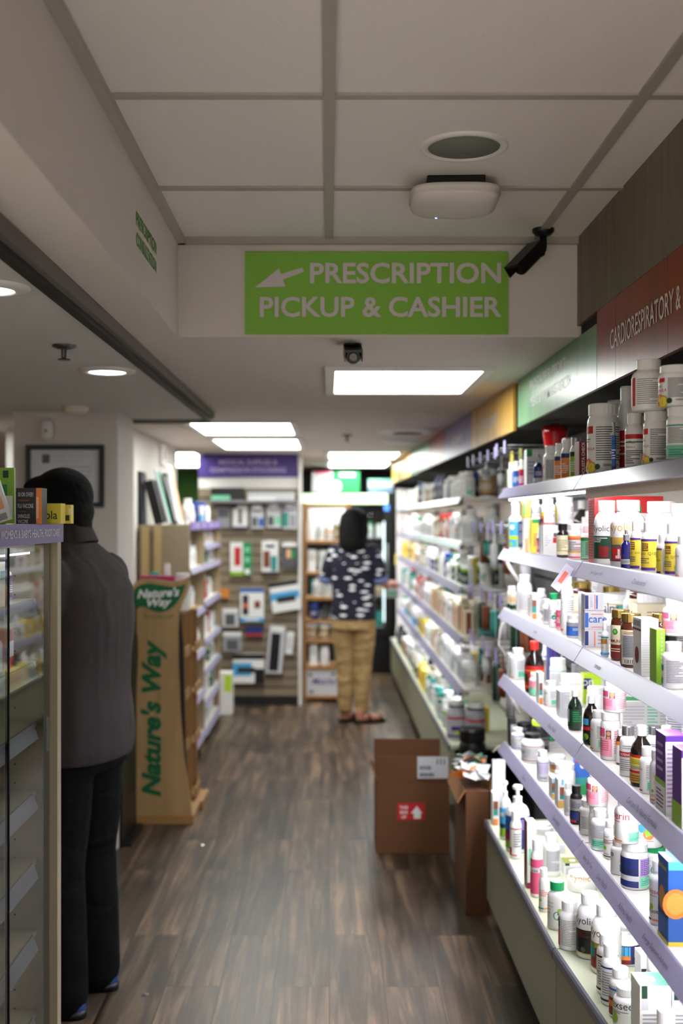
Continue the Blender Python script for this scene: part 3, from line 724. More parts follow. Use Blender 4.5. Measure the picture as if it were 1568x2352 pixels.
I('A',1409,-1,9,971,'vial','slim blue sample vial standing before the jars','full','blue','navy',body='blue',cap='silver')
I('A',1440,1,46,888,'big','tall white bottle with red edge on label','front','red','white')
j1 = I('A',1457,0,44,949,'pill','white bottle with red band under stacked bottle','redtop')
j2 = I('A',1506,0,57,946,'jar','white jar with small orange fruit below the stack','fruit')
j3 = I('A',1562,0,62,936,'jar','white jar with teal label below the upper fruit jar','facts','teal','teal',ops=[P(-92,92,.93,.97,'teal'),Ln(-60,70,.45,.9,11,'dgrey'),P(-70,80,.06,.40,'mint'),Ln(-50,60,.1,.3,3,'teal'),P(-92,92,0,.03,'navy')])
I('A',1476,0,75,827,'pill','large white bottle stacked on top of two jars','text','red',on=j2)
I('A',1551,0,76,841,'jar','white fruit jar stacked at the right picture edge','fruit',on=j3)
# ---- B: second shelf
b1 = I('B',1184,0,31,1154,'spray','white spray bottle with lime and black label','image','lime','sky')
b2 = I('B',1213,0,16,1190,'box','narrow white and peach box',base='white',ops=[('F',0,.4,0,.4,'peach'),('F',.4,1,0,1,'cream')])
b3 = I('B',1229,0,15,1193,'box','narrow yellow box with green top',base='yellow',ops=[('F',0,1,.88,1,'green'),('F',.2,.8,.2,.6,'gold')])
I('B',1210,0,17,1148,'box','yellow and green box stacked above the narrow boxes',base='yellow',on=b2,ops=[('F',0,.25,0,1,'green'),('F',0,1,0,.08,'orange')])
I('B',1230,0,23,1133,'pill','white bottle with slate blue label, stacked','full','navy','lgrey',on=b3,ops=[P(-92,92,.35,1,'grey'),P(-92,-50,0,1,'navy'),Ln(-30,50,.1,.28,2,'dgrey')])
I('B',1238,0,11,1212,'spray','tiny bottle with pink label','front','hotpink','dgrey')
b4 = I('B',1248,0,9,1208,'box','thin grey teal box edge',base='grey',ops=[('F',0,1,.0,.25,'brown'),('F',0,1,.25,.5,'teal')])
b5 = I('B',1264,0,34,1207,'box','white box with small red square',base='white',ops=[('F',.66,.98,.42,.6,'red'),('F',.1,.55,.3,.7,'lgrey',5),('F',.7,.95,.62,.75,'dgrey')])
I('B',1258,0,34,1131,'pill','white bottle with yellow purple label, stacked','front','yellow','purple',on=b5,ops=[P(-92,-30,.0,.45,'orange'),P(-92,-30,.45,.7,'yellow'),P(-80,-40,.1,.3,'purple'),Ln(-20,60,.4,.9,5),P(-92,92,.0,.05,'red')])
b6 = I('B',1292,0,28,1204,'pill','dark bottle with cream label','full','cream','cream',body='dark',cap='black',ops=[P(-92,92,.05,1,'cream'),Ln(-60,60,.2,.8,7,'olive')])
I('B',1296,0,41,1126,'jar','plain white jar stacked over dark bottle','text','yellow',on=b6)
I('B',1320,0,31,1203,'jar','white jar with orange swoosh label','midband','orange','red',ops=[P(-92,92,.82,.93,'orange'),P(-92,92,.78,.82,'red'),Ln(-60,60,.3,.7,5,'dgrey'),P(-92,92,.22,.3,'gold'),P(-92,92,.0,.05,'red')])
I('B',1337,3,44,1140,'boston','big dark brown bottle with green label','full','leaf','olive',body='dark',cap='white')
I('B',1347,0,26,1207,'pill','white bottle with pale green label','front','mint','green',ops=[P(-92,92,.1,.85,'mint'),P(-92,92,.85,1,'green'),P(-92,92,.0,.05,'green'),Ln(-10,70,.2,.8,9,'dgrey')])
I('B',1444,-6,158,1140,'box',sx=.78,desc='wide red carton standing behind the garlic bottles',base='red',d=.07,ops=[('S',.05,.95,.05,.95,'dred',22),('F',.4,.9,.1,.75,'white'),('F',.62,.68,.75,.86,'green'),('F','t','Kyolic',.5,.83,.018,'white',False)])
I('B',1393,0,58,1150,'big','tall white garlic bottle with dark green label','garlic','dgreen','ink')
I('B',1442,0,80,1149,'big','widest white garlic bottle with red arrow label','garlic','dgrey','gold',ops=[T('Kyolic',-30,.82,.021,'gold'),P(-92,6,.06,.72,'dgrey'),P(-60,6,.52,.72,'gold'),P(-58,2,.10,.44,'red'),P(-34,-26,.14,.40,'white'),P(-42,-18,.14,.22,'white'),P(14,76,.62,.95,'lgrey'),Ln(18,72,.1,.92,10)])
I('B',1438,-1,25,1216,'dropper','small cobalt dropper bottle with silver band','band','silver','navy',body='cobalt',cap='silver',ops=[P(-92,92,.12,.40,'silver'),Ln(-30,30,.2,.32,2,'dgrey')])
I('B',1461,-1,27,1197,'pill','yellow and purple coenzyme bottle, farthest one','coq')
I('B',1494,-1,42,1199,'pill','yellow and purple coenzyme bottle, widest one','coq')
I('B',1522,-1,28,1228,'pill','yellow and purple coenzyme bottle, shortest one','coq',rot=-50)
I('B',1545,-1,36,1202,'pill','yellow and purple coenzyme bottle, nearest one','coq')
I('B',1519,1,70,1152,'jar','large blank white jar behind the coenzyme bottles','plain')
I('B',1572,1,60,1157,'jar','blank white jar cut by the picture edge','plain')
I('B',1571,-1,40,1231,'pill','white bottle with mint label at picture edge','mint','orange','navy')
# ---- C: third shelf
I('C',1163,0,15,1346,'pill','small bottle with olive label, farther','full','olive','dgreen',ops=[P(-92,92,.35,1,'cream'),P(-92,92,.0,.3,'dgreen'),Ln(-50,50,.5,.8,2,'orange')])
I('C',1178,0,15,1346,'pill','small bottle with olive label, nearer','full','olive','dgreen',ops=[P(-92,92,.35,1,'cream'),P(-92,92,.0,.3,'dgreen'),Ln(-50,50,.5,.8,2,'orange')])
I('C',1204,0,36,1321,'big','tall plain white bottle','text','white')
I('C',1219,0,13,1363,'tube','slim white tube with pink print','lines','hotpink','red',tx='A')
I('C',1230,0,16,1364,'box','slim box striped brown teal and gold',base='white',ops=[('F',.0,.6,.0,.22,'orange'),('F',0,.6,.25,.5,'teal'),('F',0,.6,.5,.75,'brown')])
I('C',1243,1,24,1352,'pill','white bottle with purple line','lines','purple','purple')
I('C',1255,0,21,1376,'pill','white bottle with grey text panel','facts','black','grey')
I('C',1271,0,24,1363,'pill','green capped bottle with teal hexagon','hex',cap='green')
I('C',1284,0,15,1378,'pill','small bottle with pink label','full','hotpink','pink')
I('C',1302,0,29,1310,'pill','tall white bottle with orange foot','mint','orange','grey')
I('C',1336,2,46,1336,'jar','amber jar with gold lid and cream label','full','cream','cream',body='amber',cap='gold',ops=[P(-92,92,0,1,'cream'),Ln(-10,70,.3,.8,8,'olive'),T('IMMUNITY',-40,.2,.010,'brown')])
I('C',1318,0,34,1412,'jar','squat white jar with blue grey label','full','blue','leaf',ops=[P(-92,92,.05,.95,'grey'),P(-92,92,.05,.7,'blue'),Ln(-10,70,.4,.6,3,'white')])
I('C',1341,0,9,1362,'box','thin white box with teal edge',base='white',ops=[('F',.3,.8,0,1,'teal')])
s1 = I('C',1364,0,44,1446,'box','skincare box at the foot of the stack',base='lgrey',d=.04,ops=[('F',.02,.2,.1,.9,'navy'),('F',.5,.56,.05,.9,'coral'),('F',.7,.9,.1,.9,'grey',4)])
s2 = I('C',1364,0,44,1403,'box','middle skincare box of the stack',base='lgrey',d=.04,on=s1,ops=[('F',.02,.2,.1,.9,'blue'),('F',.35,.95,.8,.84,'coral'),('F',.35,.95,.1,.14,'coral'),('F','t','care',.68,.36,.014,'blue',False)])
I('C',1364,0,44,1367,'box','top skincare box of the stack',base='lgrey',d=.04,on=s2,ops=[('F',.02,.2,.1,.9,'navy'),('F',.52,.56,.05,.95,'coral'),('F',.6,.68,.1,.9,'blue'),('F',.3,.4,.2,.8,'grey',6)])
I('C',1401,1,29,1411,'pill','white bottle behind the small spray','text','white')
I('C',1389,-1,17,1427,'spray','small white spray with teal and gold print','band','teal','teal',ops=[P(-92,60,.88,.95,'teal'),P(-80,30,.58,.84,'gold'),Ln(-76,26,.6,.82,3,'brown'),T('be',-30,.36,.014,'ink'),P(-92,92,.02,.14,'sky')])
I('C',1425,0,44,1400,'jar','amber glass bottle with green round emblem','immune',body='amber',cap='gold',rot=0)
I('C',1449,-1,48,1409,'jar','amber glass bottle with barcode label','amberback',body='amber',cap='gold')
I('C',1472,2,50,1404,'jar','amber bottle with gold lid behind the front pair','full','cream','dred',body='amber',cap='gold')
I('C',1519,1,46,1408,'jar','amber bottle with gold lid behind tall box','full','cream','dred',body='amber',cap='gold')
I('C',1492,-1,40,1422,'box','white carton with red brown picture on side',base='white',d=.065,ops=[('S',.0,1,.78,.82,'dred'),('S','d',.5,.35,.016,'dred'),('S',.1,.9,.86,.96,'grey'),('F',.05,.95,.06,.9,'lgrey',20)])
I('C',1517,-1,20,1446,'box','narrow green box beside white carton',base='leaf',ops=[('F',.55,.7,.3,.95,'white',9)])
I('C',1430,3,84,1363,'tub','wide white powder tub with gold line, farther','band','gold','white',ops=[P(-92,92,.86,.9,'gold'),T('Calm',-60,.5,.02,'ink'),P(-20,4,.5,.86,'teal')])
I('C',1508,3,84,1363,'tub','wide white powder tub, nearer','band','gold','white',ops=[P(-92,92,.86,.9,'gold'),Ln(-40,40,.3,.7,5,'grey')])
I('C',1500,2,74,1388,'box','cream box with yellow flower behind lids',base='cream',ops=[('F','d',.42,.62,.010,'lime'),('F','d',.46,.54,.006,'yellow'),('F',.3,.8,.7,.85,'tan',2)])
cb = I('C',1540,0,36,1460,'pill','cobalt bottle under the pink bottle','plain',body='cobalt',cap='black')
I('C',1558,0,60,1375,'pill','white bottle with pink label stacked high','girl',on=cb)
I('C',1546,-1,50,1475,'pill','white bottle with teal dash on facts label','facts','teal','teal')
# ---- D: fourth shelf
I('D',1165,0,12,1503,'box','thin box with brown edge',base='lgrey',ops=[('F',.5,.9,0,1,'dred')])
I('D',1189,0,34,1489,'pill','white bottle with mint panel','mint','orange','white')
I('D',1227,0,44,1473,'boston','large dark bottle with red label and cap','full','red','orange',body='dark',cap='red',ops=[P(-92,92,0,1,'red'),P(-92,92,.76,.84,'orange'),P(-92,92,.06,.16,'orange'),P(-92,-40,.3,.66,'dgreen')])
I('D',1226,-1,22,1545,'pill','small bottle with pink and green label','full','pink','mint',ops=[P(-92,92,.45,1,'pink'),P(-92,92,.0,.5,'mint')])
I('D',1240,1,32,1514,'pill','plain white bottle behind pink green bottle','plain')
I('D',1243,-1,12,1546,'box','slim box with brown teal orange stripes',base='white',ops=[('F',.1,.7,0,.2,'orange'),('F',.1,.7,.3,.45,'teal'),('F',.1,.7,.45,.68,'brown')])
I('D',1253,2,18,1476,'pill','white bottle with blue bands near shelf back','lines','blue','blue')
I('D',1272,2,22,1484,'box','dark blue striped box at the shelf back',base='navy',ops=[('F',.1,.3,0,1,'purple'),('F',.5,.7,0,1,'purple')])
I('D',1293,2,14,1490,'box','black box at the shelf back',base='black',ops=[('F',.1,.4,.1,.9,'white')])
d9 = I('D',1265,0,31,1564,'pill','white bottle with mint corner','mint','orange','ink')
I('D',1281,1,38,1512,'jar','white jar with mint rim line stacked behind','lines','mint','mint',tx='calm')
I('D',1285,0,15,1578,'pill','tiny white bottle with pink side','front','hotpink','grey')
I('D',1297,0,24,1588,'box','grey printed box, narrow',base='lgrey',ops=[('F',.05,.95,.05,.95,'grey',20)])
I('D',1316,1,42,1551,'box','tall plain white box',base='white',ops=[('F',.3,.9,.3,.5,'cream'),('F',.3,.9,.7,.74,'cream')])
I('D',1364,2,48,1549,'box','lime green box with blue shield',base='lime',ops=[('F',.0,.36,.5,.86,'navy'),('F','t','on',.2,.62,.018,'white',False),('F',.84,1,.3,1,'lgrey')])
I('D',1320,-1,32,1584,'boston','dark green syrup bottle with white cap','full','dgreen','black',body='greenglass',cap='white',ops=[P(-92,92,.05,1,'dgreen'),P(-92,-50,.3,1,'lgrey'),Ln(-20,60,.3,.9,5,'green')])
I('D',1358,-1,38,1596,'boston','black syrup bottle with blue fruit picture','image','black','leaf',body='dark',cap='white',ops=[P(-92,92,0,1,'black'),P(-80,-20,.72,1,'sky'),P(-80,-10,.5,.66,'red'),D(-40,.22,.013,'leaf'),D(-54,.12,.010,'green'),Ln(10,70,.5,.9,5,'grey')])
I('D',1368,1,42,1577,'jar','blank white jar behind the syrup bottles','plain')
d18 = I('D',1402,-1,46,1635,'jar','pink labelled bottle with portrait, lower of stack','girl')
I('D',1411,-1,50,1561,'jar','pink labelled bottle with portrait, upper of stack','girl',on=d18)
I('D',1372,-1,32,1631,'pill','white bottle with mint and orange label','mint','orange','coral')
I('D',1424,0,18,1675,'pill','small amber bottle with white label','front','white','orange',body='amber')
I('D',1442,-1,38,1667,'pill','silver capped white bottle with red band','midband','red','grey',cap='silver',tx='DEFENSE')
I('D',1473,-1,50,1666,'boston','amber syrup bottle with yellow label, front','full','yellow','red',body='dark',cap='white',ops=[P(-92,92,0,1,'cream'),P(-92,92,.9,1,'red'),P(-92,92,.62,.9,'yellow'),Ln(-60,40,.66,.84,3,'olive'),P(-92,92,.34,.44,'red'),P(-92,92,.0,.32,'gold'),Ln(-60,40,.04,.28,3,'brown'),Ln(-60,40,.48,.6,3,'dgrey')])
I('D',1503,1,38,1668,'pill','silver capped white bottle behind the syrups','midband','red','grey',cap='silver')
I('D',1530,1,50,1667,'boston','amber syrup bottle behind the purple box','full','yellow','red',body='dark',cap='white')
I('D',1492,3,126,1612,'box','long white carton with green flap behind bottles',base='white',d=.09,ops=[('T',.05,.9,.2,.9,'green'),('T',.5,.8,.3,.7,'yellow'),('F',.02,.4,.05,.9,'lgrey',10),('F',.45,.64,.05,.9,'mint',10),('F',.68,.98,.05,.9,'lgrey',10)])
I('D',1485,-1,32,1715,'pill','white bottle with large mint panel','mint','red','red')
I('D',1507,-1,30,1722,'pill','white bottle with red lettering and leaf','mint','red','red',tx='Lyto',ops=[T('Lyto',-6,.74,.014,'coral'),Ln(-20,60,.5,.62,2,'grey'),D(-34,.30,.008,'leaf'),P(-60,60,.0,.05,'orange'),Ln(-50,30,.12,.2,2,'coral')])
I('D',1524,0,24,1690,'boston','dark bottle with green label','full','green','dgreen',body='dark',cap='white')
I('D',1553,-1,50,1690,'box','purple carton with white front, taller',base='purple',d=.07,ops=[('F',.0,1,0,.92,'white'),('F',.06,.9,.1,.85,'lilac',14),('S',0,1,0,.35,'white'),('S',0,1,.35,.42,'leaf'),('S',.15,.85,.06,.3,'purple',5),('S',.2,.8,.5,.9,'lilac',4)])
I('D',1582,-1,34,1724,'box','purple carton with white front, shorter',base='purple',d=.06,ops=[('F',0,1,0,.9,'white'),('S',0,1,0,.3,'leaf')])
I('D',1567,-1,34,1786,'pill','white bottle with leaf at picture edge','mint','orange','navy')
# ---- E: fifth shelf
I('E',1173,0,18,1651,'box','black box with grey panel',base='black',ops=[('F',.2,.9,.1,.8,'grey'),('F',.25,.85,.15,.75,'lgrey',9)])
e0 = I('E',1206,2,40,1660,'jar',sx=.715,desc='black tub with dark lid at shelf end',st='plain',body='black',cap='black')
I('E',1189,0,30,1672,'pill','white bottle with two blue lines','lines','blue','blue')
I('E',1240,3,40,1654,'jar',sx=.77,desc='black tub with lime lid',st='band',c1='black',c2='grey',body='black',cap='lime')
I('E',1223,-1,52,1684,'big','white bottle with black cap and brown lines','lines','brown','brown',cap='black',tx='Blue')
I('E',1246,-1,27,1724,'pill','small white bottle with violet grey label','text','lilac',ops=[P(-92,92,.0,.95,'lgrey'),P(-92,92,.88,.95,'lilac'),Ln(-60,60,.3,.8,7,'lilac'),('bar',-30,40,.04,.16,12,'ink')])
I('E',1283,2,48,1712,'box','white carton with green top flap',base='white',d=.06,ops=[('T',0,1,0,1,'green'),('T',.35,.6,.3,.6,'white'),('F',0,.3,.86,1,'green'),('F',.1,.9,.3,.7,'lgrey',6)])
I('E',1283,1,42,1735,'pill','white bottle with brown and black label','full','brown','leaf',ops=[P(-92,92,0,1,'brown'),P(-92,92,.72,1,'black'),T('CoSe',-40,.78,.016,'white'),P(-92,92,.1,.3,'olive')])
I('E',1297,0,46,1753,'jar','large plain white jar behind the striped boxes','plain')
I('E',1272,-1,10,1788,'box','slim orange striped box, farther',base='white',ops=[('F',0,1,0,.25,'gold'),('F',0,1,.3,.45,'teal'),('F',0,1,.45,.75,'brown'),('F',.3,.6,.8,1,'sky')])
I('E',1288,-1,14,1790,'box','slim orange striped box, nearer',base='white',ops=[('F',0,1,0,.25,'gold'),('F',.3,1,.3,.45,'teal'),('F',.3,1,.45,.72,'brown'),('F',.6,.9,.8,1,'sky')])
I('E',1304,-1,18,1798,'pill','small white bottle beside striped boxes','text','white')
I('E',1337,1,34,1746,'box','blue green pouch with white hook hole',base='blue',d=.03,name='product_pouch',cat='pouch',ops=[('F',0,1,0,.35,'green'),('F',0,1,.3,.5,'teal'),('F','d',.5,.84,.008,'white'),('F',.0,.12,.9,1,'red')])
I('E',1323,-1,28,1804,'pill','black bottle with silver and blue label','full','grey','navy',body='black',cap='black',ops=[P(-92,92,.5,1,'grey'),P(-92,92,.1,.45,'navy'),P(-60,0,.0,.1,'red'),Ln(-50,40,.6,.9,4,'dgrey')])
eg = I('E',1374,0,44,1850,'jar','plain white jar under pink portrait bottle','text','white')
I('E',1371,0,48,1768,'pill','pink portrait bottle stacked on white jar','girl',on=eg)
I('E',1349,-1,38,1836,'pill','white bottle with dark edge and barcode','text','black',ops=[P(-92,-60,.05,.95,'ink'),P(-84,-60,.05,.25,'leaf'),Ln(-46,50,.2,.8,8),('bar',30,70,.06,.16,8,'ink')])
I('E',1378,-1,41,1858,'pill','white bottle with wide mint panel','mint','lgrey','lgrey',ops=[P(-60,62,.4,.96,'lgrey'),Ln(-54,56,.42,.92,10),P(-60,62,.04,.36,'mint'),Ln(-50,50,.08,.3,3,'teal')])
I('E',1402,0,32,1884,'pill','white bottle with brown lettering and leaf','mint','orange','brown',ops=[T('liver',-40,.82,.014,'brown'),Ln(-76,20,.56,.76,4,'brown'),D(-50,.38,.010,'leaf'),P(-90,0,.0,.05,'dgreen'),T('Biotics',-40,.1,.009,'dred')])
I('E',1420,-1,36,1926,'pill','white bottle with oval emblem','mint','lgrey','grey',ops=[D(-50,.86,.010,'grey'),P(8,80,.5,.96,'lgrey'),Ln(12,74,.52,.92,7,'dgrey'),P(8,80,.1,.42,'teal')])
em = I('E',1457,-1,62,1934,'jar','wide white jar with dark blue and violet label','matrix')
I('E',1423,0,54,1820,'pill','white bottle with red lettering stacked high','mint','orange','red',on=em,ops=[T('uterin',-46,.78,.020,'red'),Ln(-80,-10,.66,.72,1,'coral'),Ln(14,70,.5,.9,7,'lgrey'),P(10,72,.02,.34,'mint'),Ln(16,66,.06,.14,2,'teal'),P(-86,-20,.0,.05,'orange'),P(-92,-72,.1,.5,'olive')])
eh = I('E',1504,1,50,1942,'jar','green capped white bottle, farther','hex',cap='green')
I('E',1478,0,60,1850,'jar','white jar with teal orange picture stacked up','hex','sky','orange',on=eh,ops=[D(-30,.66,.011,'sky'),D(0,.46,.014,'orange'),D(0,.54,.010,'leaf'),Ln(-10,20,.18,.22,1,'coral'),P(50,60,.3,.5,'ink'),P(66,76,.2,.5,'ink')])
I('E',1536,1,50,1963,'jar','green capped white bottle behind the blue carton','hex',cap='green')
I('E',1568,1,46,1953,'jar','green capped white bottle at picture edge','hex',cap='green')
I('E',1514,-1,44,1975,'pill','white bottle with red lettering and green foot','mint','orange','red',ops=[T('ulose',-40,.72,.017,'red'),Ln(-80,-14,.64,.68,1,'grey'),D(-52,.38,.010,'leaf'),T('Roots',-34,.22,.015,'ink'),P(-90,-50,.02,.07,'dgreen'),P(-44,0,.02,.07,'orange'),P(60,88,.1,.5,'mint')])
I('E',1562,-1,56,1980,'box','blue carton with orange flower',base='blue',d=.07,ops=[('S','d',.45,.50,.022,'orange'),('S','d',.45,.50,.016,'gold'),('S',.05,.95,.30,.36,'navy'),('S','t','Bio-Strath',.5,.86,.010,'yellow',False),('S',0,1,0,.05,'yellow'),('F',0,1,0,.05,'yellow'),('F','d',.3,.50,.026,'orange'),('F','d',.3,.50,.019,'gold'),('F',0,1,.9,1,'sky')])
# ---- G: bottom ledge
I('G',1141,0,34,1745,'box','blank white card board standing at ledge end',base='lgrey',d=.012,name='display_card',cat='card')
I('G',1138,-1,14,1822,'box','striped box before the white card',base='white',ops=[('F',.1,.9,0,.2,'orange'),('F',.1,.9,.3,.5,'teal'),('F',.1,.9,.5,.75,'brown')])
I('G',1160,0,26,1794,'pump','white pump bottle with blue picture label','image','navy','leaf')
I('G',1188,0,54,1803,'pump','wide pump bottle with blue label','image','blue','green',ops=[P(-92,92,0,1,'navy'),P(-80,-20,.55,1,'blue'),P(-20,92,.55,.98,'navy'),Ln(-12,80,.6,.92,5,'lilac'),P(-80,-20,.2,.5,'magenta'),D(-50,.14,.012,'leaf')])
I('G',1184,-1,26,1862,'pill','white bottle with red foot print','band','white','red',ops=[P(-92,92,.93,.97,'red'),Ln(-20,60,.3,.8,6,'dgrey'),P(-80,-40,.02,.3,'red'),P(-40,10,.02,.06,'red')])
I('G',1220,-1,20,1888,'box','tall white box with red foot',base='white',d=.05,ops=[('S',0,1,0,1,'brown'),('F',.2,.5,.35,.6,'mint'),('F',0,.7,0,.09,'magenta')])
I('G',1248,1,44,1891,'pill','plain white bottle behind pink bottle','text','white')
I('G',1232,-1,28,1927,'pill','white bottle with pink red label','full','hotpink','hotpink',ops=[P(-92,92,0,1,'hotpink'),P(-92,92,.62,.76,'lgrey'),T('OXIDE',-20,.64,.010,'ink',.02)])
I('G',1266,0,38,1915,'pill','white bottle with pale grey text','facts','white','white')
I('G',1248,-1,22,1994,'pill','small white bottle with yellow leaf','mint','orange','coral',ops=[Ln(-50,50,.5,.76,4,'coral'),D(-40,.36,.011,'leaf'),P(-80,70,.02,.08,'orange'),P(-80,0,.02,.08,'teal')])
I('G',1280,1,34,1976,'box','blank white card behind green capped bottle',base='lgrey',d=.012,name='display_card',cat='card')
I('G',1316,1,42,1983,'box','white carton with dull green top',base='white',d=.06,ops=[('T',0,1,0,1,'olive'),('T',.4,.7,.3,.6,'white'),('F',.05,.3,.8,1,'dgreen'),('F',.1,.9,.1,.7,'grey',8)])
I('G',1279,-1,44,2023,'pill','green capped bottle with teal hexagon','hex',cap='green')
I('G',1336,1,66,2004,'jar','large blank white jar behind text bottle','garlic','white','gold',ops=[T('Kyolic',-10,.82,.020,'gold')])
I('G',1308,-1,50,2068,'pill','white bottle with dense grey text and red edge','text','red',ops=[Ln(-52,74,.06,.96,16),P(-92,-62,.62,1,'ink'),P(-92,-62,.02,.6,'red')])
I('G',1354,-1,60,2050,'big',sx=.672,desc='garlic bottle with dark brown label',st='garlic',c1='black',c2='ink',ops=[T('Kyolic',-30,.84,.024,'ink'),P(-92,40,.02,.74,'black'),Ln(-76,20,.5,.7,5,'brown'),P(-92,40,.02,.06,'gold'),D(-30,.16,.007,'dgrey')])
I('G',1392,-1,68,2075,'big',sx=.69,desc='garlic bottle with red and teal label',st='garlic',c1='dred',c2='brown',ops=[T('Kyolic',-34,.86,.022,'brown'),P(-92,30,.02,.74,'dred'),P(-92,30,.60,.74,'olive'),P(-84,-46,.34,.60,'teal'),P(-92,30,.02,.05,'gold')])
I('G',1394,-2,48,2143,'pill',sx=.658,desc='white bottle with thin black lines',st='lines',c1='black',c2='black')
I('G',1402,-3,44,2168,'pill',sx=.655,desc='slim white bottle with dark band',st='lines',c1='navy',c2='navy')
I('G',1433,-1,74,2122,'pump',sx=.70,desc='big bottle with sky blue label and oval emblem',st='image',c1='navy',c2='orange',ops=[P(-96,96,0,1,'navy'),P(-92,22,.45,.95,'sky'),P(-92,22,.24,.45,'orange'),P(-92,20,.0,.24,'dred'),D(-50,.78,.017,'white'),D(-50,.78,.0145,'lgrey'),T('Nature',-50,.77,.006,'ink'),Ln(34,84,.4,.92,12,'lgrey'),P(30,60,.02,.4,'black')])
I('G',1424,-3,50,2222,'pill','white capped bottle with orange brown label','image','brown','orange',ops=[P(-92,92,0,1,'brown'),P(-92,40,.6,1,'lgrey'),P(-92,40,.85,.92,'blue'),P(-92,30,.3,.5,'orange')])
I('G',1437,-4,58,2265,'pill','white bottle with dark seed lettering','text','white',ops=[T('flaxseed',-22,.80,.020,'ink'),Ln(-70,10,.6,.72,2,'dgrey'),D(-62,.42,.016,'leaf'),P(40,92,.0,.86,'grey'),Ln(44,88,.1,.8,10,'dgrey')])
I('G',1478,0,14,2195,'box','narrow black and red printed box',base='white',ops=[('F',.1,.9,.6,.8,'ink'),('F',.1,.9,.35,.5,'red'),('F',.1,.9,.1,.3,'dgrey',3)])
I('G',1507,0,58,2190,'pill','white bottle with broad mint label','mint','lgrey','lgrey',ops=[P(-60,66,.1,.75,'mint'),Ln(-40,50,.3,.6,3,'teal'),Ln(-50,56,.12,.2,1,'ink')])
I('G',1505,-3,72,2265,'box','white carton with green top and white logo square',base='white',d=.07,ops=[('T',0,1,0,1,'green'),('T',.38,.62,.35,.65,'white'),('F',.06,.24,.84,1,'dgreen'),('F',.05,.27,.70,.84,'lgrey'),('F',.08,.9,.05,.66,'grey',12)])
I('G',1578,-3,70,2270,'box','second white carton with green top at picture edge',base='white',d=.07,ops=[('T',0,1,0,1,'green'),('F',.06,.24,.84,1,'dgreen'),('F',.05,.27,.70,.84,'lgrey'),('F',.08,.9,.05,.66,'grey',12)])
I('G',1529,-5,56,2318,'pill','white capped bottle in the lower right corner','text','white')

